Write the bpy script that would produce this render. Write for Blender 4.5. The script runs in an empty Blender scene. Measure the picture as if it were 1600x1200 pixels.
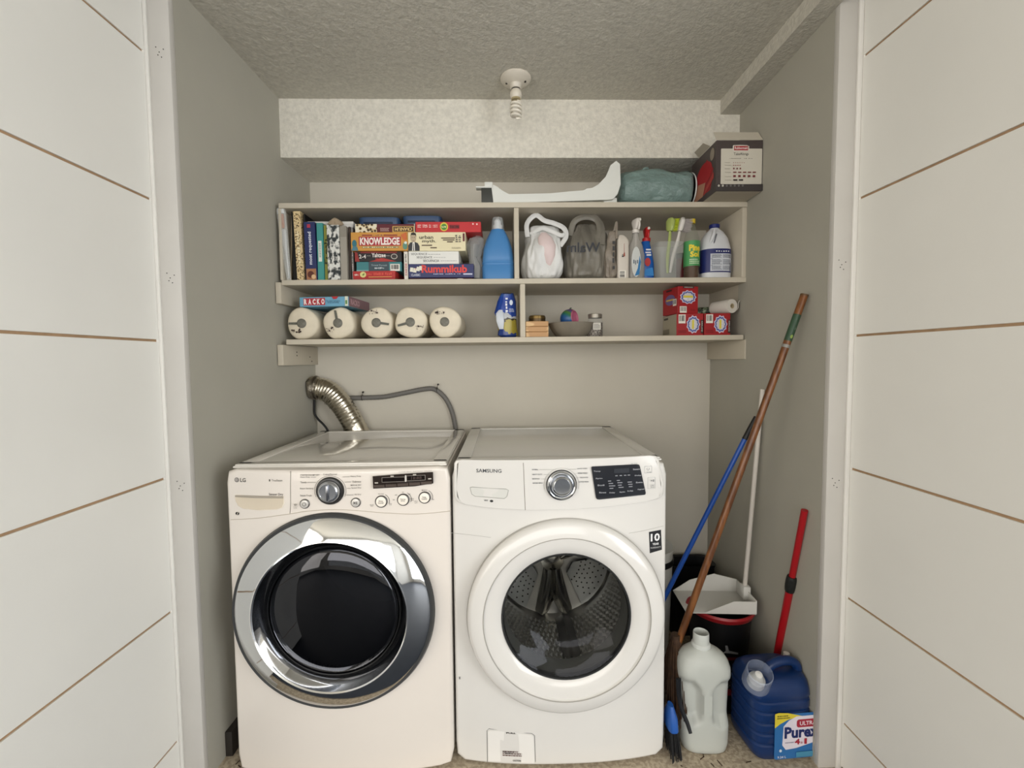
import bpy, bmesh, math, random
from mathutils import Vector, Matrix, noise
random.seed(7)
# ------------------------------------------------------------------ camera
F = 695.5; PITCH = math.radians(3.03); YAW = math.radians(1.18); ROLL = math.radians(-.5); H = 1.319
def cam_to_world(X, Yc, Zc):
    c, s = math.cos(PITCH), math.sin(PITCH); Y = c*Yc+s*Zc; Z = -s*Yc+c*Zc
    c, s = math.cos(YAW), math.sin(YAW); return Vector((c*X+s*Y, -s*X+c*Y, Z))
def ray(px, py):
    u, v = px-800, py-600
    c, s = math.cos(ROLL), math.sin(ROLL); u, v = c*u+s*v, -s*u+c*v
    return cam_to_world(u/F, 1, -v/F)
def at(px, py, Y):
    r = ray(px, py); return r*(Y/r.y)+Vector((0, 0, H))
def atz(px, py, z):
    r = ray(px, py); return r*((z-H)/r.z)+Vector((0, 0, H))
sc = bpy.context.scene
cd = bpy.data.cameras.new('camera'); cd.sensor_fit = 'HORIZONTAL'; cd.sensor_width = 36; cd.lens = F*36/1600
cd.clip_start = .02
camo = bpy.data.objects.new('camera', cd); sc.collection.objects.link(camo); sc.camera = camo
fw = ray(800, 600).normalized(); rt = (ray(900, 600)-ray(800, 600)).normalized(); up = rt.cross(fw)
camo.matrix_world = Matrix(((rt.x, up.x, -fw.x, 0), (rt.y, up.y, -fw.y, 0), (rt.z, up.z, -fw.z, H), (0, 0, 0, 1)))
# ------------------------------------------------------------------ light
def lin(c):
    return tuple((x/12.92 if x <= .04045 else ((x+.055)/1.055)**2.4) for x in c)
def hexc(h):
    return lin((int(h[0:2], 16)/255, int(h[2:4], 16)/255, int(h[4:6], 16)/255))
w = bpy.data.worlds.new('world'); sc.world = w; w.use_nodes = True
w.node_tree.nodes['Background'].inputs[0].default_value = (*hexc('F2F2EE'), 1)
w.node_tree.nodes['Background'].inputs[1].default_value = .9
def area(name, loc, target, sx, sy, power, col):
    l = bpy.data.lights.new(name, 'AREA'); l.shape = 'RECTANGLE'; l.size = sx; l.size_y = sy; l.energy = power; l.color = hexc(col)
    o = bpy.data.objects.new(name, l); sc.collection.objects.link(o); o.location = loc
    o.rotation_euler = (Vector(target)-Vector(loc)).to_track_quat('-Z', 'Y').to_euler(); return o
area('window_daylight', (-.35, -2.55, 1.5), (0, 2, 1.3), 3.4, 1.6, 60, 'FFFBF8')
area('side_fill_light', (2.55, -.7, 1.3), (0, -.2, 1.2), 3.2, 2.1, 132, 'F7F9FC')  # added fill lamp, no window here; brightens the open left door
area('side_fill_light', (-2.55, -.7, 1.3), (0, -.2, 1.2), 3.2, 2.1, 62, 'FFF6EA')  # weaker added fill lamp opposite, likewise without a window
sc.view_settings.view_transform = 'Standard'; sc.view_settings.look = 'None'
sc.view_settings.exposure = 0.0; sc.view_settings.gamma = 1; sc.view_settings.use_curve_mapping = False
# ------------------------------------------------------------------ materials
MC = {}
def M(col, rough=.5, metal=0, bump=None, var=0, vscale=4, trans=0, alpha=1, ior=1.45, coat=0, emit=0, sss=0, stretch=None, spec=None):
    """plain principled material with optional noise tint and noise bump"""
    key = (col, rough, metal, bump, var, vscale, trans, alpha, ior, coat, emit, stretch, spec)
    if key in MC: return MC[key]
    m = bpy.data.materials.new('mat_'+col); m.use_nodes = True; nt = m.node_tree; b = nt.nodes['Principled BSDF']
    c = hexc(col)
    b.inputs['Base Color'].default_value = (*c, 1); b.inputs['Roughness'].default_value = rough; b.inputs['Metallic'].default_value = metal
    b.inputs['Transmission Weight'].default_value = trans; b.inputs['IOR'].default_value = ior; b.inputs['Alpha'].default_value = alpha
    b.inputs['Coat Weight'].default_value = coat
    if spec is not None: b.inputs['Specular IOR Level'].default_value = spec
    tc = nt.nodes.new('ShaderNodeTexCoord'); src = tc.outputs['Object']
    if stretch:
        mp = nt.nodes.new('ShaderNodeMapping'); mp.inputs['Scale'].default_value = stretch; nt.links.new(src, mp.inputs[0]); src = mp.outputs[0]
    if not var and not trans and alpha == 1: var = .04
    if var:
        n = nt.nodes.new('ShaderNodeTexNoise'); n.inputs['Scale'].default_value = vscale; n.inputs['Detail'].default_value = 5
        nt.links.new(src, n.inputs['Vector'])
        r = nt.nodes.new('ShaderNodeValToRGB'); r.color_ramp.elements[0].position = .3; r.color_ramp.elements[1].position = .7
        r.color_ramp.elements[0].color = (*[x*(1-var) for x in c], 1); r.color_ramp.elements[1].color = (*[min(1, x*(1+var)) for x in c], 1)
        nt.links.new(n.outputs['Fac'], r.inputs[0]); nt.links.new(r.outputs[0], b.inputs['Base Color'])
    if bump:
        n2 = nt.nodes.new('ShaderNodeTexNoise'); n2.inputs['Scale'].default_value = bump[0]; n2.inputs['Detail'].default_value = 4
        nt.links.new(src, n2.inputs['Vector'])
        bp = nt.nodes.new('ShaderNodeBump'); bp.inputs['Strength'].default_value = bump[1]; bp.inputs['Distance'].default_value = bump[2]
        nt.links.new(n2.outputs['Fac'], bp.inputs['Height']); nt.links.new(bp.outputs[0], b.inputs['Normal'])
    MC[key] = m; return m
def pattern(name, kind, c1, c2, scale, thr=.5, rough=.6, c3=None, stretch=None, bump=0, metal=0):
    m = bpy.data.materials.new(name); m.use_nodes = True; nt = m.node_tree; b = nt.nodes['Principled BSDF']; b.inputs['Roughness'].default_value = rough
    b.inputs['Metallic'].default_value = metal
    tc = nt.nodes.new('ShaderNodeTexCoord'); src = tc.outputs['Object']
    if stretch:
        mp = nt.nodes.new('ShaderNodeMapping'); mp.inputs['Scale'].default_value = stretch; nt.links.new(src, mp.inputs[0]); src = mp.outputs[0]
    if kind == 'noise':
        n = nt.nodes.new('ShaderNodeTexNoise'); n.inputs['Detail'].default_value = 3; out = 'Fac'
    elif kind == 'voronoi':
        n = nt.nodes.new('ShaderNodeTexVoronoi'); out = 'Distance'
    else:
        n = nt.nodes.new('ShaderNodeTexWave'); n.inputs['Distortion'].default_value = 4; n.inputs['Detail'].default_value = 3; out = 'Fac'
    n.inputs['Scale'].default_value = scale; nt.links.new(src, n.inputs['Vector'])
    r = nt.nodes.new('ShaderNodeValToRGB'); e = r.color_ramp.elements
    e[0].position = thr-.06; e[0].color = (*hexc(c1), 1); e[1].position = thr+.06; e[1].color = (*hexc(c2), 1)
    if c3: q = e.new(min(.98, thr+.2)); q.color = (*hexc(c3), 1)
    nt.links.new(n.outputs[out], r.inputs[0]); nt.links.new(r.outputs[0], b.inputs['Base Color'])
    if bump:
        bp = nt.nodes.new('ShaderNodeBump'); bp.inputs['Strength'].default_value = bump; bp.inputs['Distance'].default_value = .003
        nt.links.new(n.outputs[out], bp.inputs['Height']); nt.links.new(bp.outputs[0], b.inputs['Normal'])
    return m
# ------------------------------------------------------------------ mesh helpers
def link(o): sc.collection.objects.link(o); return o
class MB:
    def __init__(s): s.bm = bmesh.new()
    def _xf(s, vs, m):
        if m is not None: bmesh.ops.transform(s.bm, matrix=m, verts=vs)
    def box(s, x0, x1, y0, y1, z0, z1, bev=0, seg=2, m=None):
        vs = bmesh.ops.create_cube(s.bm, size=1)['verts']
        for v in vs: v.co = Vector(((x0+x1)/2+v.co.x*(x1-x0), (y0+y1)/2+v.co.y*(y1-y0), (z0+z1)/2+v.co.z*(z1-z0)))
        if m is not None: s._xf(vs, m)
        if bev:
            es = list({e for v in vs for e in v.link_edges})
            bmesh.ops.bevel(s.bm, geom=es, offset=bev, segments=seg, affect='EDGES', profile=.5)
        return s
    def loft(s, rings, n=28, cap=True, amp=0, nsc=8, seed=0, axis='z', m=None, fold=(1, 1, 1)):
        """rings of (cx, cy, t, rx, ry, power); superellipse sections stacked along axis"""
        R = []
        for cx, cy, t, rx, ry, p in rings:
            row = []
            for k in range(n):
                a = 2*math.pi*k/n; c, q = math.cos(a), math.sin(a)
                x = cx+rx*math.copysign(abs(c)**(2/p), c); y = cy+ry*math.copysign(abs(q)**(2/p), q)
                v = Vector((x, y, t)) if axis == 'z' else (Vector((t, x, y)) if axis == 'x' else Vector((x, t, y)))
                if amp:
                    w_ = Vector((v.x*fold[0], v.y*fold[1], v.z*fold[2]))*nsc
                    f = amp*noise.noise(w_+Vector((seed, seed*2, 0)))-amp*.7*abs(noise.noise(w_*1.9+Vector((seed, 5, 0))))
                    d = (v-(Vector((cx, cy, t)) if axis == 'z' else Vector((t, cx, cy)) if axis == 'x' else Vector((cx, t, cy))))
                    if d.length > 1e-6: v = v+d.normalized()*f
                if m is not None: v = m @ v
                row.append(s.bm.verts.new(v))
            R.append(row)
        for a, b in zip(R, R[1:]):
            for k in range(n): s.bm.faces.new((a[k], a[(k+1) % n], b[(k+1) % n], b[k]))
        if cap: s.bm.faces.new(R[0][::-1]); s.bm.faces.new(R[-1])
        return s
    def lathe(s, prof, n=40, axis='z', o=(0, 0, 0), cap=False):
        """prof of (radius, t)"""
        R = []; o = Vector(o)
        for r, t in prof:
            row = []
            for k in range(n):
                a = 2*math.pi*k/n; c, q = r*math.cos(a), r*math.sin(a)
                v = Vector((c, q, t)) if axis == 'z' else (Vector((t, c, q)) if axis == 'x' else Vector((c, t, q)))
                row.append(s.bm.verts.new(v+o))
            R.append(row)
        for a, b in zip(R, R[1:]):
            for k in range(n): s.bm.faces.new((a[k], a[(k+1) % n], b[(k+1) % n], b[k]))
        if cap: s.bm.faces.new(R[0][::-1]); s.bm.faces.new(R[-1])
        return s
    def tube(s, pts, r, n=12, sub=6, cap=True, flat=1, closed=False, rib=0, amp=0):
        P = [Vector(p) for p in pts]
        if sub > 1 and len(P) > 2:
            Q = []
            L = len(P)
            rng = range(L if closed else L-1)
            for i in rng:
                g = lambda j: P[j % L] if closed else P[max(0, min(L-1, j))]
                a, b, c, d = g(i-1), g(i), g(i+1), g(i+2)
                for k in range(sub):
                    t = k/sub
                    Q.append(.5*((2*b)+(-a+c)*t+(2*a-5*b+4*c-d)*t*t+(-a+3*b-3*c+d)*t**3))
            if not closed: Q.append(P[-1])
            P = Q
        R = []; L = len(P); prev = None
        for i, p in enumerate(P):
            if closed: d = P[(i+1) % L]-P[i-1]
            else: d = P[min(L-1, i+1)]-P[max(0, i-1)]
            d.normalize()
            if prev is None:
                u = d.orthogonal().normalized()
                if flat != 1: u = Vector((0, 1, 0)); u = (u-d*u.dot(d)).normalized()
            else: u = (prev-d*prev.dot(d)).normalized()
            prev = u; v = d.cross(u)
            rr = r(i/(L-1)) if callable(r) else r
            if rib: rr += rib*(1 if i % 2 else -1)
            row = []
            for k in range(n):
                a = 2*math.pi*k/n
                row.append(s.bm.verts.new(p+(u*math.cos(a)*rr*flat+v*math.sin(a)*rr)))
            R.append(row)
        for a, b in zip(R, R[1:]+([R[0]] if closed else [])):
            for k in range(n): s.bm.faces.new((a[k], a[(k+1) % n], b[(k+1) % n], b[k]))
        if cap and not closed: s.bm.faces.new(R[0][::-1]); s.bm.faces.new(R[-1])
        return s
    def prism(s, pts, o, u, v, t0, t1):
        """polygon in the u/v plane given a thickness along u x v"""
        o, u, v = Vector(o), Vector(u), Vector(v); nn = u.cross(v)
        A = [s.bm.verts.new(o+u*x+v*y+nn*t0) for x, y in pts]; B = [s.bm.verts.new(o+u*x+v*y+nn*t1) for x, y in pts]
        L = len(pts); s.bm.faces.new(A[::-1]); s.bm.faces.new(B)
        for k in range(L): s.bm.faces.new((A[k], A[(k+1) % L], B[(k+1) % L], B[k]))
        return s
    def grid(s, fn, nu, nv):
        V = [[s.bm.verts.new(fn(i/nu, j/nv)) for j in range(nv+1)] for i in range(nu+1)]
        for i in range(nu):
            for j in range(nv): s.bm.faces.new((V[i][j], V[i+1][j], V[i+1][j+1], V[i][j+1]))
        return s
    def build(s, name, mat, parent=None, smooth=35, label=None, solid=0, fix=True, sub=0):
        if fix: bmesh.ops.recalc_face_normals(s.bm, faces=s.bm.faces)
        me = bpy.data.meshes.new(name); s.bm.to_mesh(me); s.bm.free()
        me.materials.append(mat)
        if smooth:
            me.shade_smooth(); me.set_sharp_from_angle(angle=math.radians(smooth))
        o = link(bpy.data.objects.new(name, me))
        if parent is not None: o.parent = parent
        if label: o['label'] = label
        if solid: md = o.modifiers.new('solid', 'SOLIDIFY'); md.thickness = solid
        if sub: md = o.modifiers.new('sub', 'SUBSURF'); md.levels = sub; md.render_levels = sub
        return o
def tag(o, label, cat, group=None):
    o['label'] = label; o['category'] = cat
    if group: o['group'] = group
    return o
def thing(name, label, cat, loc=(0, 0, 0), rot=(0, 0, 0), group=None):
    o = link(bpy.data.objects.new(name, None)); o.empty_display_size = .02; o.location = loc; o.rotation_euler = rot
    return tag(o, label, cat, group)
def struct(o, label=None):
    o['kind'] = 'structure'
    if label: o['label'] = label
    return o
FM = {}
def text_verts(st, bold):
    k = (st, bold)
    if k not in FM:
        cu = bpy.data.curves.new('t', 'FONT'); cu.body = st; cu.size = 1; cu.offset = bold; cu.resolution_u = 2; cu.align_x = 'CENTER'
        cu.space_line = .9
        ob = bpy.data.objects.new('t', cu); me = bpy.data.meshes.new_from_object(ob)
        vs = [v.co.copy() for v in me.vertices]; fs = [tuple(p.vertices) for p in me.polygons]
        bpy.data.objects.remove(ob); bpy.data.curves.remove(cu); bpy.data.meshes.remove(me)
        xs = [v.x for v in vs]; ys = [v.y for v in vs]
        FM[k] = ([(((v.x-min(xs))/(max(xs)-min(xs)))-.5, ((v.y-min(ys))/(max(ys)-min(ys)))-.5) for v in vs], fs)
    return FM[k]
ILLEGIBLE = {'Scrub', 'JET', 'OXI', 'FRESH', 'THE GAME OF LIFE AND LUCK', 'Hot Potato Game', 'FAMILY', 'BLEACH', 'Dryer Sheets', 'APPLES', 'MORE\nMYTH', 'SPOONS', 'Twenties', 'TURBO', 'A GAME OF',
    'THE SEARCH FOR FACTS AND FUN', 'BROOM', 'THE GAME OF CRAZY COMPARISONS\nA GAME OF HILARIOUS COMPARISONS', 'BRINGS PEOPLE TOGETHER', 'CONTENTS  40 PIECES  CONTENU', 'X-L', 'LIVING COLOR', 'AGES 12+', 'VRT PLUS'}
class Face:
    """a printed face: o = its lower left corner, u/v unit vectors, W/H its size; fractions in all calls"""
    def __init__(s, parent, o, u, v, W, H, fn=None):
        s.p, s.o, s.u, s.v, s.W, s.H = parent, Vector(o), Vector(u).normalized(), Vector(v).normalized(), W, H
        s.n = s.u.cross(s.v); s.k = 0; s.fn = fn
    def pos(s, a, b, d=0):
        q = s.o+s.u*(a*s.W)+s.v*(b*s.H)+s.n*d
        if s.fn: q = q+s.fn(q)
        return q
    def poly(s, pts, col, name='print', rough=.5, t=.0003, metal=0, label=None, mat=None):
        s.k += 1; d = s.k*.00025; bm = bmesh.new()
        A = [bm.verts.new(s.pos(a, b, d-.0002)) for a, b in pts]; B = [bm.verts.new(s.pos(a, b, d+t)) for a, b in pts]
        L = len(pts); bm.faces.new(A[::-1]); bm.faces.new(B)
        for k in range(L): bm.faces.new((A[k], A[(k+1) % L], B[(k+1) % L], B[k]))
        mb = MB(); mb.bm = bm
        return mb.build(name, mat or M(col, rough, metal), s.p, smooth=0, label=label)
    def rect(s, a, b, c, d, col, name='print', r=0, **kw):
        if r:
            pts = []
            rx, ry = r/s.W, r/s.H
            for cx, cy, a0 in ((c-rx, d-ry, 0), (a+rx, d-ry, 90), (a+rx, b+ry, 180), (c-rx, b+ry, 270)):
                for q in range(5): an = math.radians(a0+q*22.5); pts.append((cx+rx*math.cos(an), cy+ry*math.sin(an)))
            return s.poly(pts, col, name, **kw)
        return s.poly([(a, b), (c, b), (c, d), (a, d)], col, name, **kw)
    def ell(s, a, b, ra, rb, col, name='print', n=24, **kw):
        return s.poly([(a+ra*math.cos(2*math.pi*k/n), b+rb*math.sin(2*math.pi*k/n)) for k in range(n)], col, name, **kw)
    def txt(s, st, a, b, c, d, col, bold=.0, flip=False, turn=0, name='lettering', rough=.5, metal=0):
        """text filling the rectangle (a,b)-(c,d); turn=1 reads upwards, -1 downwards; flip = mirrored"""
        if st in ILLEGIBLE:      # writing too small to read in the photograph: broken dashes of its size
            rnd = random.Random(len(st)+int(a*97)); R = []; nl = 2 if '\n' in st else 1; up_ = abs(turn) == 1
            L_, W_ = ((d-b), (c-a)) if up_ else ((c-a), (d-b)); n_ = max(3, min(16, len(st)//nl))
            for l_ in range(nl):
                for i in range(n_):
                    if st[i % len(st)] == ' ': continue
                    p0, p1 = L_*(i+.1)/n_, L_*(i+.1+rnd.uniform(.45, .8))/n_; q0, q1 = W_*(l_+rnd.uniform(.05, .3))/nl, W_*(l_+rnd.uniform(.6, .9))/nl
                    R.append((a+q0, b+p0, a+q1, b+p1) if up_ else (a+p0, b+q0, a+p1, b+q1))
            return s.many(R, col, 'faint_lettering')
        s.k += 1; vs, fs = text_verts(st, bold); me = bpy.data.meshes.new(name); co = []
        for x, y in vs:
            if flip: x = -x
            if turn == 1: x, y = -y, x
            elif turn == -1: x, y = y, -x
            elif turn == 2: x, y = -x, -y
            co.append(s.pos((a+c)/2+x*(c-a), (b+d)/2+y*(d-b), s.k*.00025+.0003))
        me.from_pydata(co, [], fs); me.materials.append(M(col, rough, metal)); o = link(bpy.data.objects.new(name, me)); o.parent = s.p
        return o
    def many(s, rects, col, name='small_print'):
        s.k += 1; d = s.k*.00025+.0003; bm = bmesh.new()
        for a, b, c, e in rects:
            bm.faces.new([bm.verts.new(s.pos(x, y, d)) for x, y in ((a, b), (c, b), (c, e), (a, e))])
        mb = MB(); mb.bm = bm; o = mb.build(name, M(col), s.p, smooth=0, fix=False); o['kind'] = 'stuff'; return o
    def print_lines(s, a, b, c, d, n, col, seed=1):
        rnd = random.Random(seed); R = []; h = (d-b)/n
        for i in range(n):
            y = d-h*(i+.75); x = a
            while x < c-.01*(c-a):
                L = (c-a)*rnd.uniform(.05, .16); e = min(c, x+L)
                R.append((x, y, e, y+h*.5)); x = e+(c-a)*.03
            if rnd.random() < .4: R.pop()
        return s.many(R, col)
    def barcode(s, a, b, c, d, turn=False):
        s.rect(a, b, c, d, 'E8E4DA', 'barcode_panel'); R = []; n = 14; rnd = random.Random(int(a*100))
        for i in range(n):
            f = .1+.8*i/n; wd = rnd.choice((.018, .03, .045))
            if turn: R.append((a+(c-a)*.12, b+(d-b)*f, a+(c-a)*.8, b+(d-b)*(f+wd)))
            else: R.append((a+(c-a)*f, b+(d-b)*.25, a+(c-a)*(f+wd), b+(d-b)*.9))
        s.many(R, '2A2A2A', 'barcode')
def popcorn(bm_fn, nu, nv, nrm, amp=.0035):
    nrm = Vector(nrm)
    def f(a, b):
        p = Vector(bm_fn(a, b)); e = min(a, 1-a, b, 1-b)*20
        h = noise.noise(p*95)*.7+noise.noise(p*190)*.45
        return p+nrm*(max(0, h+.15)*amp*min(1, e+.3))
    return f
# ------------------------------------------------------------------ setting
XL, XR, D, J = -.930, 1.018, 2.196, 1.365
ZC = 2.418; ZB = 2.178; S2 = 1.937
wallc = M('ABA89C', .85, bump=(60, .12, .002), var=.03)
lit_wallc = M('C9C4B7', .85, bump=(60, .12, .002), var=.03)  # same paint as the side walls, lightened for direct light on the back
trimc = M('C9C6C0', .55, bump=(90, .1, .001), var=.04, vscale=3)
white_rough = M('DAD6CA', .95, bump=(120, .6, .004), var=.10, vscale=70)
ceilc = M('C4C0B4', .95, bump=(120, .6, .004), var=.10, vscale=70)
carpet = pattern('mat_carpet', 'noise', 'A39580', 'BCAF98', 70, .5, .95, bump=.9)
dark = M('15140F', .8)
o = MB().box(-2.6, 2.6, -2.7, 2.3, -.06, 0).build('floor', carpet); struct(o, 'beige carpeted floor')
o = MB().box(-2.6, 2.6, -2.7, 1.29, 0, .004).build('floor_room', M('2E343E', .5, var=.1, vscale=3)); struct(o, 'dark blue grey floor of the room in front')
o = MB().box(XL-.15, XR+.15, D, D+.08, 0, ZC).build('wall_back', lit_wallc); struct(o, 'back wall of the laundry closet, coloured paler for the light on it')
# closet side walls run very slightly out of square
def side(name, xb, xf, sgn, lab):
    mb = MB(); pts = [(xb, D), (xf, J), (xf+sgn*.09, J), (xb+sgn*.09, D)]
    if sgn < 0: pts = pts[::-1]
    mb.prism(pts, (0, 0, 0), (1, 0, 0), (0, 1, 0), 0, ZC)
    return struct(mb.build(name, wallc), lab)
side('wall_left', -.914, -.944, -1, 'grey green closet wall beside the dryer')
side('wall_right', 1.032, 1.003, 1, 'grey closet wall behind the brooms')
mb = MB(); mb.grid(popcorn(lambda a, b: (-.96+a*2.0, .9+b*(S2-.9+.002), ZC), 250, 130, (0, 0, -1)), 250, 130)
o = mb.build('ceiling', ceilc, fix=False); struct(o, 'textured popcorn ceiling')
mb = MB(); mb.box(-2.7, 2.7, -2.8, D+.1, ZC+.003, ZC+.06); o = mb.build('ceiling_slab', ceilc, o)
mb = MB()
mb.grid(popcorn(lambda a, b: (-.925+a*1.95, S2, ZB+b*(ZC-ZB)), 270, 36, (0, -1, 0), .004), 270, 36)
mb.grid(popcorn(lambda a, b: (-.925+a*1.95, S2+b*(D-S2), ZB), 270, 36, (0, 0, -1), .004), 270, 36)
o = mb.build('trim_1', white_rough, fix=False); struct(o, 'textured cream soffit above the shelves')
MB().box(-.93, 1.04, S2+.004, D, ZB+.004, ZC).build('soffit_core', white_rough, o)
mb = MB()
xi = .938
mb.grid(popcorn(lambda a, b: (xi, S2-a*(S2-J), 2.358+b*(ZC-2.358)), 90, 12, (-1, 0, 0), .002), 90, 12)
mb.grid(popcorn(lambda a, b: (xi+b*(1.032-xi), S2-a*(S2-J), 2.358), 90, 16, (0, 0, -1), .003), 90, 16)
o = mb.build('trim_2', ceilc, fix=False); struct(o, 'textured ceiling beam along the closet wall behind the brooms')
MB().box(xi+.003, 1.035, J+.001, S2, 2.361, ZC).build('beam_core', ceilc, o); MB().box(xi, 1.0025, 1.28, J+.002, 2.358, ZC).build('beam_end', ceilc, o)
# jambs
roomw_ = M('DEDCD6', .7)
def jamb(name, x0, x1, lab):
    r = struct(MB().box(x0, x1, J-.02, J, 0, ZC, .0015).build(name, trimc), lab); return r
jl = jamb('trim_3', -1.006, -.944, 'painted jamb board left of the dryer')
jr = jamb('trim_4', 1.003, 1.058, 'painted jamb board right of the brooms')
def holes(parent, x, zs, y=J-.0205):
    m = MB()
    for z in zs:
        for dx, dz in ((0, 0), (.012, .008), (-.009, .014), (.006, -.014), (-.004, -.008)):
            m.lathe([(.0001, -.0006), (.0014, -.0006), (.0014, .001)], 8, 'y', (x+dx, y, z+dz))
    m.build('screw_holes', dark, parent, fix=False)['kind'] = 'stuff'
for jj, xa_, xb_ in ((jl, -1.018, -1.004), (jr, 1.057, 1.074)):
    m_ = MB()
    MB().box(xa_, xb_, J-.026, J-.0195, 0, ZC, .001).build('door_stop', M('E4E2DC', .4), jj)
    MB().box(min(xa_, xb_)-(.07 if xa_ < 0 else -.017), max(xa_, xb_)+(.07 if xa_ > 0 else -.014), J-.019, J, 0, ZC).build('filler', roomw_, jj)
holes(jl, -.975, [2.21, 1.57, .95]); holes(jr, 1.03, [1.6, .93])
# baseboards and debris strip
struct(MB().box(-.944, -.918, J+.08, D, 0, .085, .003).build('baseboard_left', M('2A2622', .6)), 'dark baseboard strip at the foot of the wall beside the dryer')
struct(MB().box(.999, 1.02, J+.08, D, 0, .07, .003).build('baseboard_right', M('B9B5AA', .6)), 'painted baseboard behind the jugs')
# room in front
roomw = M('E4E2DC', .85, bump=(60, .1, .002), var=.03)
def rw(name, b, lab): return struct(MB().box(*b).build(name, roomw), lab)
rw('wall_front_left', (-2.6, -1.03, J, J+.1, 0, ZC), 'room wall left of the closet opening')
rw('wall_front_right', (1.085, 2.6, J, J+.1, 0, ZC), 'room wall right of the closet opening')
rw('wall_room_left', (-2.7, -2.6, -2.7, J+.1, 0, ZC), 'side wall of the room')
rw('wall_room_right', (2.6, 2.7, -2.7, J+.1, 0, ZC), 'side wall of the room')
mb = MB(); mb.box(-2.6, -2.1, -2.7, -2.6, 0, ZC).box(1.4, 2.6, -2.7, -2.6, 0, ZC).box(-2.1, 1.4, -2.7, -2.6, 0, .25).box(-2.1, 1.4, -2.7, -2.6, 2.25, ZC)
struct(mb.build('wall_room_back', roomw), 'room wall with the window')
wf = MB()
for x0, x1, z0, z1 in ((-2.1, -2.05, .25, 2.25), (1.35, 1.4, .25, 2.25), (-.28, -.22, .3, 2.2), (-2.05, 1.35, .25, .3), (-2.05, 1.35, 2.2, 2.25)):
    wf.box(x0, x1, -2.67, -2.61, z0, z1, .004)
wf = struct(wf.build('window_1', trimc), 'sliding window in the room')
MB().box(-2.05, 1.35, -2.645, -2.64, .3, 2.2).build('window_pane', M('FFFFFF', 0, trans=1, ior=1.02), wf)
# bifold doors: groove-lined leaves folded back against the opening
doorw = M('EBEAE4', .5, bump=(200, .05, .001), var=.015)
mdf = M('A98B6B', .8, var=.1, vscale=40)
def bifold(name, x, sgn, lab, zg):
    r = struct(MB().box(min(x-sgn*.004, x-sgn*.036), max(x-sgn*.004, x-sgn*.036), .78, 1.334, .012, 2.39, .001).build(name, mdf), lab)
    r2 = MB().box(min(x-sgn*.04, x-sgn*.07), max(x-sgn*.04, x-sgn*.07), .80, 1.334, .012, 2.39, .002).build('folded_leaf', doorw, r)
    zs = [.012]+zg+[2.39]
    for a, b in zip(zs, zs[1:]):
        MB().box(min(x, x-sgn*.005), max(x, x-sgn*.005), .778, 1.336, a+.0035, b-.0035, .0008, 1).build('door_panel', doorw, r)
    MB().box(min(x-sgn*.0005, x-sgn*.0365), max(x-sgn*.0005, x-sgn*.0365), 1.3341, 1.3385, .012, 2.39, .001).build('edge_strip', M('F2F0EA', .4), r)
    h = M('7B7974', .35, 1)
    for z in (.35, 1.05, 1.75, 2.2):
        MB().tube([(x-sgn*.018, 1.3422, z-.035), (x-sgn*.018, 1.3422, z+.035)], .0035, 10).build('hinge', h, r)
    return r
bifold('door_1', -1.012, 1, 'open grooved white bifold door left of the opening', [.158, .567, .976, 1.386, 1.793, 2.205])
bifold('door_2', 1.070, -1, 'open grooved white bifold door right of the opening', [.16, .569, .977, 1.385, 1.793, 2.203])
# ------------------------------------------------------------------ shelving
shc = M('C2BAA9', .6, bump=(50, .2, .002), var=.05, vscale=6)
YS = 1.86
t1L, t1R = at(435, 317, YS).z, at(1169, 315, YS).z
t2L, t2R = at(436, 437.5, YS).z, at(1168, 433, YS).z
t3L, t3R = at(447, 530.5, YS).z, at(1162, 523, YS).z
SZ = {1: (t1L, t1R), 2: (t2L, t2R), 3: (t3L, t3R)}
XA, XB = at(435, 317, YS).x, at(1169, 315, YS).x
def sz(k, x):
    a, b = SZ[k]; return a+(b-a)*(x-XA)/(XB-XA)
shelf = thing('wall_shelf_unit', 'painted wooden three tier shelf unit across the back wall above the machines', 'shelf', (0, D, t3L-.12))
SO = Vector((0, D, t3L-.12))
def board(name, x0, x1, k, th=.021, y0=YS, y1=D-.001):
    mb = MB(); pts = [(x0, sz(k, x0)-th), (x1, sz(k, x1)-th), (x1, sz(k, x1)), (x0, sz(k, x0))]
    mb.prism(pts, -SO, (1, 0, 0), (0, 0, 1), -y1, -y0)
    bmesh.ops.bevel(mb.bm, geom=mb.bm.edges[:], offset=.0012, segments=1, affect='EDGES')
    return mb.build(name, shc, shelf)
board('shelf_board', XA, XB, 1); board('shelf_board', at(440, 440, YS).x, at(1168, 433, YS).x, 2)
board('shelf_board', at(447, 530, YS).x, at(1162, 523, YS).x, 3)
def upright(name, px, w, kt, kb, y0=YS+.003):
    x = px-w/2 if False else px
    MB().box(x, x+w, y0-SO.y, D-.001-SO.y, sz(kb, x+w/2)-SO.z+.0005, sz(kt, x+w/2)-.0215-SO.z, .001).build(name, shc, shelf)
upright('side_panel', XA-.004, .010, 1, 2); upright('side_panel', XB-.021, .02, 1, 2)
upright('divider', at(803.5, 380, YS).x, .0195, 1, 2); upright('divider', at(813, 480, YS).x, .0205, 2, 3)
def bracket(px0, px1, py0, py1, y0, side):
    a = at(px0, py0, y0); b = at(px1, py1, y0)
    x0, x1 = a.x, b.x
    if side < 0: x0 = max(x0, -.925)
    else: x1 = min(x1, 1.0225)
    MB().box(x0, x1, y0-SO.y, D-.001-SO.y, b.z-SO.z, a.z-SO.z, .0015).build('support_bracket', shc, shelf)
bracket(430, 439.6, 441, 474, 1.852, -1); bracket(1168.4, 1179, 434, 469, 1.852, 1)
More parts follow.
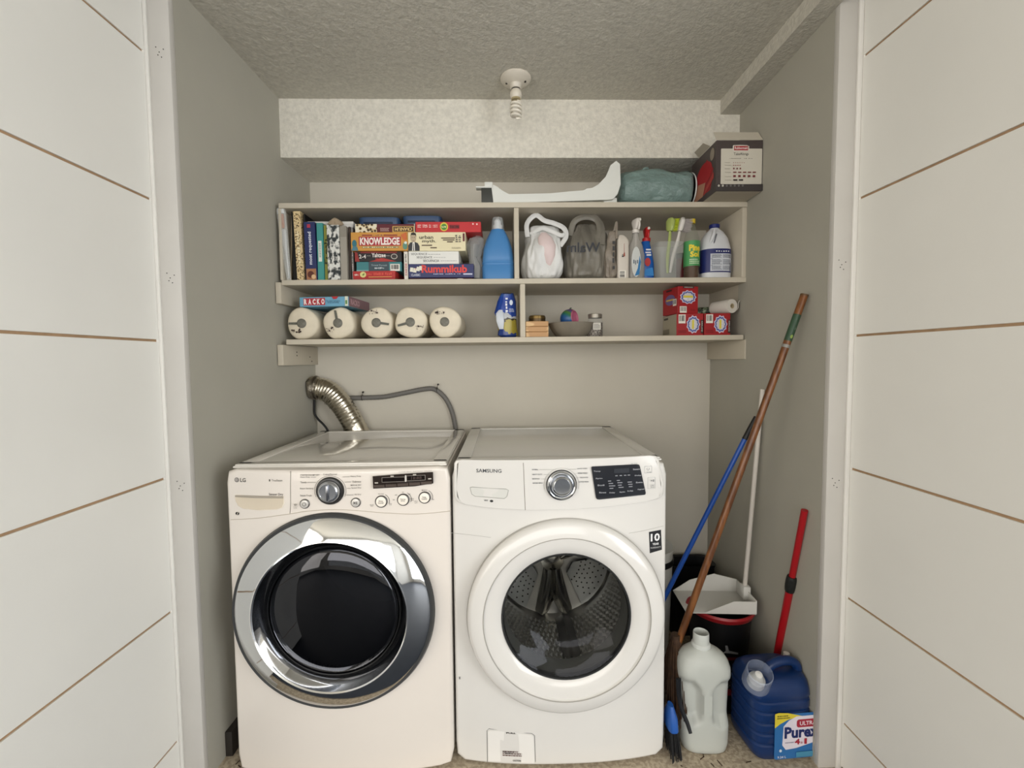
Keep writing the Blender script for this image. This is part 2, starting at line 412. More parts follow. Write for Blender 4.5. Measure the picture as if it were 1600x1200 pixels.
bracket(433, 443, 538.8, 571, 1.85, -1); bracket(1164, 1176.5, 530.6, 561, 1.85, 1)
m = MB()
for px, py in ((476, 543), (476, 547), (499, 545), (500, 550), (1173, 545), (1173, 549)):
    x = -.925+.0245 if px < 800 else 1.0
    pass
# ------------------------------------------------------------------ washing machines
def rect_ring(cx, cz, hw, hh, rad, n, z_off=0):
    """points of a rounded rectangle at n equal angles seen from (cx, cz+z_off)"""
    pts = []
    for k in range(n):
        a = 2*math.pi*(k+.5)/n; c, s_ = math.cos(a), math.sin(a); lo, hi = 0, 3
        for _ in range(30):
            t = (lo+hi)/2; x = t*c; z = z_off+t*s_
            qx = abs(x)-(hw-rad); qz = abs(z)-(hh-rad)
            d = math.hypot(max(qx, 0), max(qz, 0))+min(max(qx, qz), 0)-rad
            if d < 0: lo = t
            else: hi = t
        pts.append((cx+lo*c, cz+z_off+lo*s_))
    return pts
def shell(w, h, dep, hx, hz, hr, bulge, fil, rad, zb=.012, n=128, zt_bulge=1.0):
    """machine body: bowed front with a round hole, rounded edges, sides running back. local: x centred, y=0 front edge plane, z=0 floor"""
    cx, cz = 0, (h+zb)/2; hw, hh = w/2, (h-zb)/2
    fy = lambda x, z=None: -bulge*(1-min(1, abs(x)/hw)**2.4)
    mb = MB(); bm = mb.bm; rows = []
    outer = rect_ring(cx, cz, hw-fil, hh-fil, max(.004, rad-fil), n, hz-cz)
    for k_ in (0, .15, .35, .6, .82, 1):
        row = []
        for i in range(n):
            a = 2*math.pi*(i+.5)/n; x0, z0 = hr*math.cos(a), hz+hr*math.sin(a); x1, z1 = outer[i]
            x, z = x0+(x1-x0)*k_, z0+(z1-z0)*k_; row.append(Vector((x, fy(x), z)))
        rows.append(row)
    full = rect_ring(cx, cz, hw, hh, rad, n, hz-cz)
    for q in range(1, 7):
        a = q/6*math.pi/2; row = []
        for i in range(n):
            x0, z0 = outer[i]; x1, z1 = full[i]; s_ = math.sin(a)
            x, z = x0+(x1-x0)*s_, z0+(z1-z0)*s_; row.append(Vector((x, fy(x0)+fil*(1-math.cos(a)), z)))
        rows.append(row)
    for yy in (fil+.01, dep):
        rows.append([Vector((x, max(yy, fy(x)+fil), z)) for x, z in full])
    V = [[bm.verts.new(p) for p in r] for r in rows]
    # hole lip
    lip = [bm.verts.new(Vector((p.x, p.y+.03, p.z))) for p in rows[0]]
    for i in range(n): bm.faces.new((lip[i], lip[(i+1) % n], V[0][(i+1) % n], V[0][i]))
    for a, b in zip(V, V[1:]):
        for i in range(n): bm.faces.new((a[i], a[(i+1) % n], b[(i+1) % n], b[i]))
    bm.faces.new(V[-1])
    return mb, fy
chrome = M('D8DADC', .06, 1, var=.01)
steel = M('E2E2E0', .34, .9, var=.05)
gap_shade = M('3A3B3B', .4)  # dark grey paints the thin gap shadow round the dryer door
whiteLG = M('E0D9D0', .22, coat=.3, var=.01); whiteSS = M('D9D7D2', .18, coat=.35, var=.01)
seamc = M('6E675C', .7)
feetc = M('1D1D1D', .7)
# ---- dryer
DX, DY, DW, DH, DD = -.8614+.3456, 1.382, .6912, .995, .70
dr = thing('clothes_dryer', 'cream white front loading dryer with chrome ringed dark glass door left of the washer', 'clothes dryer', (DX, DY, 0))
c = at(523, 954, DY-.03); HX, HZ, = c.x-DX, c.z
sb, fyD = shell(DW, DH-.004, DD, HX, HZ, .27, .032, .012, .026)
# hole centred at HX: shift handled by skewing inner rings
sb.build('body', whiteLG, dr, smooth=50)
HXc = 0
def top_panel(parent, w, h, dep, mat, y0=.012):
    w = w-.016; y0 = y0+.006; mb = MB(); mb.box(-w/2+.002, w/2-.002, y0, dep+.001, h-.011, h-.004, .003, 2)
    # raised lip round a sunken glossy panel
    for b in ((-w/2+.006, -w/2+.05, y0+.02, dep-.004), (w/2-.05, w/2-.006, y0+.02, dep-.004), (-w/2+.006, w/2-.006, y0+.006, y0+.04), (-w/2+.006, w/2-.006, dep-.03, dep-.002)):
        mb.box(b[0], b[1], b[2], b[3], h-.006, h, .002, 2)
    mb.build('top_panel', mat, parent)
top_panel(dr, DW, DH+.004, DD, M('DCD8D0', .12, coat=.6, var=.01))
for x in (-.29, .29):
    for y in (.06, .62): MB().lathe([(.0001, 0), (.022, 0), (.022, .006), (.012, .008), (.012, .016)], 16, 'z', (x, y, 0)).build('foot', feetc, dr)
cx, cz = 0+HX, HZ
YD = -.032
def ring(prof, name, mat, parent, label=None, n=96, sm=40):
    return MB().lathe([(r, t) for r, t in prof], n, 'y', (cx, YD, cz)).build(name, mat, parent, smooth=sm, label=label, fix=False)
dd = ring([(.27, .03), (.305, .012), (.311, -.002), (.306, -.012), (.297, -.010)], 'door_trim', gap_shade, dr)
door = ring([(.298, -.008), (.297, -.014), (.290, -.019), (.262, -.031), (.241, -.041), (.2365, -.0425)], 'door', chrome, dr, 'chrome outer ring of the door')
ring([(.2365, -.0425), (.2335, -.0435), (.2300, -.040)], 'bright_rim', M('F2F3F4', .12, 1), door)
ring([(.2300, -.040), (.222, -.022), (.206, .004), (.2045, .010)], 'inner_ring', chrome, door)
ring([(.207, .002), (.204, -.004), (.201, -.003), (.199, .004)], 'gasket', M('0C0D0F', .25), door)
smoke = M('4C4F55', .03, trans=.92, ior=1.5)
def smoke_glass(name, tint, fac):
    m = bpy.data.materials.new(name); m.use_nodes = True; nt = m.node_tree; nt.nodes.clear()
    out = nt.nodes.new('ShaderNodeOutputMaterial'); g = nt.nodes.new('ShaderNodeBsdfGlossy'); g.inputs['Roughness'].default_value = .02
    g.inputs['Color'].default_value = (.9, .92, 1, 1)
    t = nt.nodes.new('ShaderNodeBsdfTransparent'); t.inputs[0].default_value = (*hexc(tint), 1)
    mx = nt.nodes.new('ShaderNodeMixShader'); fr = nt.nodes.new('ShaderNodeFresnel'); fr.inputs[0].default_value = 1.24
    ad = nt.nodes.new('ShaderNodeMath'); ad.operation = 'MULTIPLY_ADD'; ad.inputs[1].default_value = 1; ad.inputs[2].default_value = fac
    nt.links.new(fr.outputs[0], ad.inputs[0]); nt.links.new(ad.outputs[0], mx.inputs[0]); nt.links.new(t.outputs[0], mx.inputs[1]); nt.links.new(g.outputs[0], mx.inputs[2])
    nt.links.new(mx.outputs[0], out.inputs[0]); return m
ring([(.201, .003), (.197, -.004), (.188, -.009), (.17, -.014), (.14, -.019), (.10, -.023), (.05, -.025), (.0005, -.0255)], 'door_glass', smoke_glass('mat_dryer_glass', '55565C', .045), door, sm=80)
tub = ring([(.205, .012), (.235, .06), (.25, .10), (.25, .5), (.0005, .5)], 'drum', M('4A4A48', .45, .6), dr, n=64)
lint = MB()
for k in range(2):
    for j in range(9):
        a = math.radians(-118+j*3.4+k*42); x, z = .212*math.cos(a), .212*math.sin(a)
        lint.box(cx+x-.0022, cx+x+.0022, YD+.034, YD+.038, cz+z-.011, cz+z+.011)
lint.build('lint_slots', M('050505', .8), dr)['kind'] = 'stuff'
# console print, on the bowed front face
def console(parent, X0, Y0, fy, px0, py0, px1, py1, off=0, bulge=.03):
    a = at(px0, py1, Y0-bulge); b = at(px1, py0, Y0-bulge)
    return Face(parent, (a.x-X0, off, a.z), (1, 0, 0), (0, 0, 1), b.x-a.x, b.z-a.z, lambda q: Vector((0, fy(q.x), 0)))
PX0, PY0, PX1, PY1 = 350, 720, 710, 820
C = console(dr, DX, DY, fyD, PX0, PY0, PX1, PY1)
fu = lambda px: (px-PX0)/(PX1-PX0)
fv = lambda py: (PY1-py)/(PY1-PY0)
def FR(face, x0, y0, x1, y1, col, **k): return face.rect(fu(x0), fv(y1), fu(x1), fv(y0), col, **k)
def FT(face, st, x0, y0, x1, y1, col, **k): return face.txt(st, fu(x0), fv(y1), fu(x1), fv(y0), col, **k)
def surf(face, px, py, d=0):
    q = face.pos(fu(px), fv(py), d); return q
C.ell(fu(365.7), fv(749.5), 4/360, 4/100, '7F7B78', 'logo'); C.ell(fu(365.2), fv(749.2), 2.6/360, 2.6/100, 'A5A09A', 'logo')
FT(C, 'LG', 372, 746, 381.5, 752.7, '3A3836', bold=.012)
FT(C, 'TrueSteam', 425, 747, 442, 750.5, '5A5650', bold=.0); C.many([(fu(420.5), fv(750.5), fu(422.5), fv(747))], '5A5650')
FT(C, 'Sensor Dry', 419.5, 769.6, 442.5, 774.8, '55504A', bold=.01)
C.ell(fu(364.8), fv(805.5), 3.3/360, 2.6/100, '2C2A28', 'emblem'); C.poly([(fu(364), fv(808)), (fu(366), fv(803)), (fu(366.6), fv(803)), (fu(364.6), fv(808))], 'EFE5D4')
def seam(pts, parent, name='seam', r=.0008, face=None, mat=None, sub=5):
    MB().tube([face.pos(fu(x), fv(y), .0002) for x, y in pts], r, 6, sub).build(name, mat or seamc, parent)
seam([(455.5, 733), (454.5, 760), (453.5, 790), (452, 803)], dr, face=C)
seam([(352, 817), (400, 812), (452, 804), (480, 799.5), (515, 797.5), (550, 799), (600, 805), (650, 809.5), (702, 808.5)], dr, face=C, r=.001, mat=M('B3A998', .6))
# handle recess: a flat plate, its shade put into a darker colour
pts = [(362.5, 775.5), (443, 775.5), (443, 786), (440, 793), (432, 796), (400, 798), (376, 796.5), (367, 792), (363, 784)]
hd = C.poly([(fu(x), fv(y)) for x, y in pts], 'D2C6B2', 'pull_recess_shade', rough=.3)
seam(pts+[pts[0]], hd, 'recess_lip', .0022, C, M('F3EADB', .25), 1)
q0, q1 = surf(C, 363, 777), surf(C, 443, 777)
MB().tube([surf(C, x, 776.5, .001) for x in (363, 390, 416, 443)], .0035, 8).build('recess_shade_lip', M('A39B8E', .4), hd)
# cycle knob
def knob(parent, face, px, py, R, depth, ringc, capm, capr, name='cycle_knob'):
    p = surf(face, px, py)
    k = MB().lathe([(.0001, .002), (R, .002), (R, -.004), (R*.93, -.008), (R*.80, -.009), (R*.78, -.006)], 48, 'y', p).build(name, ringc, parent, fix=False)
    MB().lathe([(R*capr*1.12, -.004), (R*capr*1.1, -depth*.7), (R*capr, -depth), (R*capr*.85, -depth-.0025), (R*capr*.8, -depth-.001), (R*.3, -depth-.0006), (.0001, -depth-.0006)], 48, 'y', p).build('knob_cap', capm, k, fix=False)
    return k, p
k1, kp = knob(dr, C, 516.5, 766, .0425, .020, M('2B2A29', .25), M('B8BBC0', .18, .9), .70)
MB().box(kp.x-.005, kp.x+.003, kp.y-.027, kp.y-.02, kp.z-.024, kp.z+.022, .002).build('knob_pointer', M('8F9195', .2, 1), k1)
def arc(face, px, py, rpx, a0, a1, parent, r=.0006, col='4A4641', n=14, name='arc_mark'):
    P = [face.pos(fu(px+rpx*math.cos(math.radians(a0+(a1-a0)*i/n))), fv(py-rpx*math.sin(math.radians(a0+(a1-a0)*i/n))), .0006) for i in range(n+1)]
    MB().tube(P, r, 5, 1).build(name, M(col), parent)
arc(C, 516.5, 766, 24.5, -25, 205, dr, .0005)
# labels round the knob
LB = [('START/ECONOMY DRY', 471, 738.5, 501, 741), ('Heavy Duty', 471, 742, 486, 744.5), ('Towels', 471, 750, 480.5, 753), ('Steam Sanitary', 470, 760.4, 491, 763.4),
      ('Steam Fresh', 470, 771.5, 488, 774.5), ('Cotton/Normal', 507, 737.4, 528, 740), ('Heavy Duty', 549, 741.3, 565, 744.3), ('Delicates', 552, 750, 565, 753),
      ('MANUAL DRY', 549, 755.8, 565, 758.3), ('Speed Dry', 550, 760.3, 565, 763), ('Air Dry', 554.5, 771.2, 564.5, 774.2)]
for st, a, b, c_, d in LB: FT(C, st, a, b, c_, d, '5B564F', bold=.01)
C.many([(fu(a), fv(y+.3), fu(b), fv(y-.3)) for a, b, y in ((488, 496, 743), (482, 496, 751.5), (537, 548, 743), (540, 550, 751.5), (543, 549, 762), (541, 553, 773))], '6B665F')
def pbtn(px, py, R, parent, face, ringm, topm, nm='push_button'):
    p = surf(face, px, py)
    b = MB().lathe([(.0001, .002), (R, .002), (R, -.003), (R*.88, -.0045), (R*.84, -.003)], 32, 'y', p).build(nm, ringm, parent, fix=False)
    MB().lathe([(R*.84, -.002), (R*.82, -.0055), (R*.6, -.0065), (.0001, -.0068)], 32, 'y', p).build('button_cap', topm, b, fix=False); return b, p
grm = M('8A8782', .3, .3); btm = M('C9C6C0', .25, .2); wbt = M('EFE8DC', .3)
b1, p = pbtn(476.5, 787, .0148, dr, C, M('6A6763', .3, .5), btm)
MB().lathe([(.0045, -.0072), (.0058, -.0072)], 20, 'y', p).build('power_symbol', M('55524E'), b1, fix=False)
b2, p = pbtn(555.6, 786, .0148, dr, C, M('6A6763', .3, .5), btm)
mb = MB(); mb.prism([(-.005, -.004), (.0005, 0), (-.005, .004)], (p.x, p.y-.0067, p.z), (1, 0, 0), (0, 0, 1), 0, .0006); mb.box(p.x+.001, p.x+.0025, p.y-.0073, p.y-.0067, p.z-.004, p.z+.004); mb.box(p.x+.004, p.x+.0055, p.y-.0073, p.y-.0067, p.z-.004, p.z+.004)
mb.build('play_pause_symbol', M('4A4744'), b2)
for px, py, st in ((594.7, 785.5, 'Dry\nLevel'), (628.3, 784, 'Time\nDry'), (661.1, 782.3, 'Temp.\nControl')):
    b3, p = pbtn(px, py, .0187, dr, C, M('3B3937', .3), wbt)
    fc = Face(b3, (p.x-.008, p.y-.0066, p.z-.005), (1, 0, 0), (0, 0, 1), .016, .010); fc.txt(st, 0, 0, 1, 1, '55504A', bold=.02)
    arc(C, px, py, 12.5, -20, 60, dr, .0007, '5B564F', 8)
for st, a, b, c_, d in (('Normal', 591, 771.3, 599, 773.3), ('Damp\nDry', 578, 789, 583.5, 793.5), ('Very\nDry', 607, 788, 611.5, 792), ('40', 616.5, 774, 619.5, 776), ('50', 627.3, 770, 630, 772), ('60', 637, 773.5, 640, 775.6), ('30', 613, 781.8, 616, 783.6), ('More\nTime', 640.5, 781, 645, 785.5),
                    ('Medium', 657.5, 768, 666, 770), ('Ultra\nLow', 646, 785.5, 651, 790), ('High', 672.5, 784.5, 676.5, 786.5)):
    FT(C, st, a, b, c_, d, '5B564F', bold=.01)
C.ell(fu(463), fv(787.5), 2.2/360, 1.8/100, '9A948A', 'lock_mark'); FT(C, 'CHILD\nLOCK', 460, 790, 466, 794, '7A746A')
FT(C, 'CLOTHES DRYER  ELECTRONIC CONTROL', 623, 736.1, 674, 737.7, '8B857B')
# display
dp = C.poly([(fu(x), fv(y)) for x, y in ((583.5, 742.5), (629, 740.3), (675.5, 739.5), (675.5, 758.5), (648, 761.5), (584, 762.8))], '2A221E', 'display', rough=.12)
for a, b, c_, d in ((598, 745.5, 632, 752.3), (635.5, 744, 663, 751.5)):
    FR(C, a-.6, b-.6, c_+.6, d+.6, '8F8880', name='display_border'); FR(C, a, b, c_, d, '130B09', name='display_window', rough=.1)
FR(C, 632.7, 742.5, 634.8, 753, 'CFCBC4', name='display_mark')
FT(C, '18:88', 642, 745.2, 658, 750.2, '3A2A24', bold=.02)
for x in (589.2, 670.2):
    p = surf(C, x, 747 if x < 600 else 745); MB().lathe([(.0038, .0), (.0036, -.004), (.0001, -.005)], 16, 'y', p).build('small_button', M('5B5048', .25), dr, fix=False)
for i in range(5):
    x = 585+i*18; FR(C, x, 756.8-i*.6, x+16.5, 761-i*.45, '4A3F38', name='soft_key', rough=.3)
C.many([(fu(x), fv(y+1), fu(x+5), fv(y-1)) for x, y in ((587, 753), (668, 750), (611, 743), (645, 742))], 'B9B2A8')
# ---- washer
WX, WY, WW, WH, WD = -.1645+.3435, 1.398, .687, .998, .70
wa = thing('washing_machine', 'white front loading washing machine with a glass porthole right of the dryer', 'washing machine', (WX, WY, 0))
c = at(884, 960, WY-.03); cx, cz = c.x-WX, c.z; YD = -.034
sb, fyW = shell(WW, WH-.004, WD, cx, cz, .27, .034, .013, .03)
sb.build('body', whiteSS, wa, smooth=50)
top_panel(wa, WW, WH+.004, WD, M('D4D2CC', .2, coat=.4, var=.01))
for x in (-.28, .28):
    for y in (.06, .62): MB().lathe([(.0001, 0), (.022, 0), (.022, .006), (.012, .008), (.012, .016)], 16, 'z', (x, y, 0)).build('foot', feetc, wa)
ring([(.27, .03), (.312, .012), (.314, -.002), (.309, -.004)], 'door_trim', M('9B9891', .5), wa)
wd = ring([(.311, .004), (.311, -.012), (.306, -.022), (.296, -.028), (.270, -.032), (.262, -.033), (.259, -.030), (.256, -.026), (.235, -.024), (.214, -.018), (.204, -.010)], 'door', whiteSS, wa, 'white round door frame with a stepped rim')
ring([(.262, -.0334), (.2605, -.0345), (.259, -.0322)], 'door_crease', M('A9A69F', .5), wd)
ring([(.205, -.010), (.203, -.014), (.199, -.013), (.196, .0)], 'glass_rim', M('2A2B2B', .25), wd)
ring([(.197, -.008), (.19, -.004), (.17, .006), (.15, .022), (.13, .04), (.10, .048), (.05, .05), (.0005, .05)], 'door_glass', smoke_glass('mat_washer_glass', 'DADAD6', .0), wd, sm=80)
ring([(.200, .002), (.212, .03), (.20, .05), (.195, .075), (.205, .085)], 'gasket', M('5A5B5A', .5), wa)
drumm = bpy.data.materials.new('mat_drum'); drumm.use_nodes = True; nt = drumm.node_tree; b = nt.nodes['Principled BSDF']
b.inputs['Metallic'].default_value = 1; b.inputs['Roughness'].default_value = .36; b.inputs['Base Color'].default_value = (.66, .65, .63, 1)
drum = ring([(.205, .085), (.238, .10), (.242, .12), (.242, .40), (.236, .415), (.15, .425), (.0005, .41)], 'drum', drumm, wa, n=64)
# drum embossing: staggered dimples and holes, modelled
rnd = random.Random(3); mb = MB(); mh = MB()
for row in range(9):
    for k in range(40):
        a = math.pi*(1.02+.96*(k+.5*(row % 2))/40) if True else 0
        y = .135+row*.028; R_ = .2405
        Mx = Matrix.Translation((cx+R_*math.cos(a), YD+y, cz+R_*math.sin(a))) @ Matrix.Rotation(-a-math.pi/2, 4, 'Y')
        vs = [Vector((-.0085, 0, 0)), Vector((0, -.0135, 0)), Vector((.0085, 0, 0)), Vector((0, .0135, 0)), Vector((0, 0, -.0))]
        apex = Vector((0, 0, .006)); 
        inward = Vector((-math.cos(a), 0, -math.sin(a)))
        base = [Mx @ q for q in vs[:4]]; ap = Vector((cx+R_*math.cos(a), YD+y, cz+R_*math.sin(a)))+inward*.008
        bv = [mb.bm.verts.new(q) for q in base]; av = mb.bm.verts.new(ap)
        for i in range(4): mb.bm.faces.new((bv[i], bv[(i+1) % 4], av))
o = mb.build('drum_dimples', steel, wa, smooth=0); o['kind'] = 'stuff'
# back plate fan: three raised arms and perforated wedges
chs = M('B0AEA8', .16, 1)
for k in range(3):
    base_ = 272+120*k
    for da_ in (-13, 13):
        a0 = math.radians(base_+da_)
        u = Vector((math.cos(a0), 0, math.sin(a0))); v = Vector((-math.sin(a0), 0, math.cos(a0)))
        mb = MB(); R_ = []
        for t in range(11):
            r_ = .035+.200*t/10; wd_ = .020+.006*math.sin(t/10*3.1); hgt = .045*(1-(t/10)**3*.5)
            row = []
            for j in range(9):
                s_ = -1+2*j/8; row.append(mb.bm.verts.new(Vector((cx, YD+.4135-hgt*math.exp(-(s_*1.7)**2)+.004, cz))+u*r_+v*(s_*wd_*1.3-da_/13*.010*math.sin(t/10*3.1))))
            R_.append(row)
        for a_, b_ in zip(R_, R_[1:]):
            for j in range(8): mb.bm.faces.new((a_[j], a_[j+1], b_[j+1], b_[j]))
        mb.build('drum_arm', chs, wa, smooth=60)
    a0 = math.radians(base_)
    mb = MB()
    for i in range(6):
        for j in range(6):
            aa = a0+math.radians(60+(j-2.5)*8+(i % 2)*4); r_ = .12+i*.019
            mb.lathe([(.0001, .0), (.0034, .0)], 8, 'y', (cx+r_*math.cos(aa), YD+.4035-(.225-r_)*.0, cz+r_*math.sin(aa)))
    mb.build('drum_holes', M('0A0A0A', .7), wa, fix=False)['kind'] = 'stuff'
    # pressed wedge panel carrying the holes
    mb = MB(); P0 = []
    for q in range(9):
        aa = a0+math.radians(60+(q-4)*7.6); P0.append(((.232)*math.cos(aa), .232*math.sin(aa)))
    P0 += [(.085*math.cos(a0+math.radians(60+18)), .085*math.sin(a0+math.radians(60+18))), (.085*math.cos(a0+math.radians(60-18)), .085*math.sin(a0+math.radians(60-18)))]
    mb.prism(P0, (cx, YD+.408, cz), (1, 0, 0), (0, 0, 1), 0, .004); bmesh.ops.bevel(mb.bm, geom=mb.bm.edges[:], offset=.002, segments=2, affect='EDGES')
    mb.build('drum_panel', M('C4C6C8', .3, .85), wa)
MB().lathe([(.05, .412), (.045, .385), (.02, .375), (.0005, .374)], 32, 'y', (cx, YD, cz)).build('drum_hub', chs, wa, fix=False)
# drum lifting paddles
for k in range(3):
    a = math.radians(-80+120*k); mb = MB()
    for s_ in (0,):
        rows = []
        for t in range(7):
            y = .125+.26*t/6; row = []
            for j in range(7):
                q = -1+2*j/6; da = q*.14; rr = .241-.045*math.exp(-(q*1.5)**2)*(1 if 0 < t < 6 else .3)
                row.append(mb.bm.verts.new((cx+rr*math.cos(a+da), YD+y, cz+rr*math.sin(a+da))))
            rows.append(row)
        for a_, b_ in zip(rows, rows[1:]):
            for j in range(6): mb.bm.faces.new((a_[j], a_[j+1], b_[j+1], b_[j]))
    mb.build('drum_paddle', M('6F6E6B', .3, .6), wa, smooth=60)
# console panel of the washer
PX0, PY0, PX1, PY1 = 700, 700, 1060, 820
C = console(wa, WX, WY, fyW, PX0, PY0, PX1, PY1, off=-.012, bulge=.046)
out = [(709, 724), (712, 719.5), (722, 717.6), (1020, 714), (1030, 716), (1035, 723), (1043.5, 762), (1044, 775), (1041, 783), (1032, 788), (1000, 791.5), (940, 796), (880, 798.5), (820, 798.5), (770, 796), (725, 792), (714, 788), (708.3, 780), (707.5, 765)]
mb = MB(); bm = mb.bm
# dense outline so the panel follows the bowed front
dense = []
for i in range(len(out)):
    a, b_ = out[i], out[(i+1) % len(out)]; n_ = max(1, int(math.hypot(a[0]-b_[0], a[1]-b_[1])/12))
    for j in range(n_): dense.append((a[0]+(b_[0]-a[0])*j/n_, a[1]+(b_[1]-a[1])*j/n_))
mx_, my_ = 875, 757
rows = []
for s_, d in ((1, -.014), (1, -.004), (.997, -.001), (.99, 0), (.97, .0)):
    rows.append([bm.verts.new(C.pos(fu(mx_+(x-mx_)*s_), fv(my_+(y-my_)*s_), d)) for x, y in dense])
for a, b_ in zip(rows, rows[1:]):
    L = len(a)
    for k in range(L): bm.faces.new((a[k], a[(k+1) % L], b_[(k+1) % L], b_[k]))
# front skin as strips between upper and lower edge
top = sorted([v for v in rows[-1]], key=lambda v: v.co.x)
xs0, xs1 = top[0].co.x, top[-1].co.x
def edge_z(x, upper):
    L = len(rows[-1]); best = None
    for k in range(L):
        p, q = rows[-1][k].co, rows[-1][(k+1) % L].co
        if min(p.x, q.x)-1e-7 <= x <= max(p.x, q.x)+1e-7 and abs(p.x-q.x) > 1e-9:
            z = p.z+(q.z-p.z)*(x-p.x)/(q.x-p.x)
            best = z if best is None else (max(best, z) if upper else min(best, z))
    return best
N_ = 90; cols = []
for i in range(N_+1):
    x = xs0+(xs1-xs0)*(.0005+.999*i/N_); zt, zb_ = edge_z(x, True), edge_z(x, False)
    cols.append([bm.verts.new((x, -.012+fyW(x)-.0001, zb_+(zt-zb_)*j/6)) for j in range(7)])
for a, b_ in zip(cols, cols[1:]):
    for j in range(6): bm.faces.new((a[j], b_[j], b_[j+1], a[j+1]))
panel = mb.build('control_panel', whiteSS, wa, smooth=50)
C.k = 1
FT(C, 'SAMSUNG', 744.5, 731.5, 784, 737.5, '3F4247', bold=.012)
seam([(818, 721), (819.3, 760), (820.5, 798.5)], wa, face=C)
pts = [(734.5, 763), (738, 762), (791, 764), (794.5, 766), (792, 776), (788, 779.5), (742, 776.8), (737, 773.5)]
hd = C.poly([(fu(x), fv(y)) for x, y in pts], 'CFCFC9', 'pull_recess_shade', rough=.3); seam(pts+[pts[0]], hd, 'recess_lip', .0014, C, M('A6A6A0', .4), 1)  # flat plate again, the shade of the recess is in its grey
FT(C, 'VRT', 756, 782, 762.5, 784.4, '33353A', bold=.03); C.ell(fu(768), fv(784), 2.6/360, 2/120, '2A2A2A', 'emblem')
k2, kp = knob(wa, C, 877, 757.5, .0475, .020, M('17181A', .2), M('B9BCC0', .14, .95), .62)
MB().lathe([(.046, -.004), (.0445, -.012), (.040, -.015), (.034, -.012), (.031, -.008)], 48, 'y', kp).build('knob_ring', M('C9CBCE', .12, 1), k2, fix=False)
arc(C, 877, 757.5, 27.5, -15, 195, wa, .0004, '9A9892')
for st, a, y, b_ in (('NORMAL', 831.5, 731.8, 841), ('HEAVY DUTY', 831.5, 739.8, 847.5), ('BEDDING', 832, 746.8, 843), ('RINSE+SPIN', 832.5, 753.8, 847.5), ('QUICK WASH', 901.5, 731.2, 917), ('PERM PRESS', 902.5, 738.6, 917.5), ('DELICATES', 906, 745.6, 918.5), ('ACTIVE WEAR', 903.5, 752.6, 919.5)):
    FT(C, st, a, y-.9, b_, y+1.1, '5A5C60', bold=.02)
C.many([(fu(a), fv(y+.2), fu(b_), fv(y-.2)) for a, b_, y in ((842, 868, 732), (849, 858, 740), (845, 853, 747), (886, 900, 732), (898, 901, 739), (900, 905, 746))], '9A9892')
C.poly([(fu(x), fv(y)) for x, y in ((923.5, 729.5), (925, 728), (996, 726.8), (1000, 727.6), (1001.5, 730), (1011.8, 775), (1011, 777.5), (1009, 778.3), (936, 782.4), (932.5, 781.6), (931, 779.5))], '26282D', 'display', rough=.12)
FR(C, 959.5, 732.5, 984, 740, '3A3D42', name='display_window', rough=.08)
seam([(946, 731), (947, 768), (992, 766.5), (988, 729.5)], wa, 'display_frame', .0003, C, M('55585E'), 1)
Wt = 'A9ABB0'
for st, x, y in (('Temp', 927, 735.8), ('Spin', 930, 747.5), ('Soil', 933, 758.5), ('Rinse', 936, 770.5), ('Steam', 990, 734.5), ('Delay', 993, 745), ('Extra', 995, 756.3), ('Signal', 997.5, 768)):
    FT(C, st, x, y-1, x+11, y+1.4, Wt, bold=.02)
for st, x, y in (('Delay', 952, 771.3), ('Spin', 968, 770.8), ('Pre Wash', 981, 769.5)): FT(C, st, x, y-1, x+9, y+1.4, Wt, bold=.02)
C.many([(fu(x), fv(y+.7), fu(x+w_), fv(y-.7)) for x, y, w_ in ((949.5, 752, 5), (950.5, 756, 7), (951, 760, 10), (952, 764, 6), (963.5, 751.5, 5), (964.5, 755.3, 8), (965.5, 759.3, 6), (966.5, 763, 8), (981, 755, 7), (982, 758.7, 7), (983, 762.5, 6), (961, 743.8, 4), (968, 743.7, 4), (975, 743.6, 4), (981, 743.5, 4))], '8E9096')
FT(C, 'VRT PLUS', 986, 724.2, 996.5, 725.2, '6A6C70')
for a, b_, c_, d in ((1010, 731.5, 1022, 742.5), (1015.5, 750.5, 1028, 769)):
    seam([(a, b_), (c_, b_), (c_, d), (a, d), (a, b_)], wa, 'button_outline', .0005, C, M('8D8F92'), 1)
arc(C, 1015.8, 736, 2, -240, 60, wa, .0004, '55585C'); FT(C, 'POWER', 1012.5, 739.6, 1020, 741.2, '55585C')
FT(C, '▷II' if False else '>II', 1019, 753, 1025, 756.8, '55585C', bold=.02); FT(C, 'START\nPAUSE', 1019, 761.5, 1025.5, 766.8, '55585C')
# lower front seams, sticker and filter flap, on the bowed body
PX0, PY0, PX1, PY1 = 700, 800, 1060, 1200
B = console(wa, WX, WY, fyW, PX0, PY0, PX1, PY1, bulge=.034)
seam([(709, 833), (740, 834.5), (771, 837)], wa, face=B, r=.0006, mat=M('A9A7A2')); seam([(985, 834), (1010, 831.5), (1043, 827)], wa, face=B, r=.0006, mat=M('A9A7A2'))
st_ = B.poly([(fu(x), fv(y)) for x, y in ((1018, 834.5), (1038.5, 832.8), (1040.3, 864.8), (1019.8, 868.3))], '1B1C20', 'warranty_sticker', rough=.3)
FT(B, '10', 1021, 837.5, 1036.5, 850, 'E8E8E8', bold=.03); FT(B, 'YEAR', 1024, 852.5, 1035, 856, 'E8E8E8', bold=.02); FT(B, 'WARRANTY', 1020.5, 858.5, 1038.5, 861.3, 'B8B8B8', bold=.01)
fl = [(761.5, 1198), (761.5, 1147), (764.5, 1143.5), (832, 1148), (836.5, 1151.5), (837.5, 1194)]
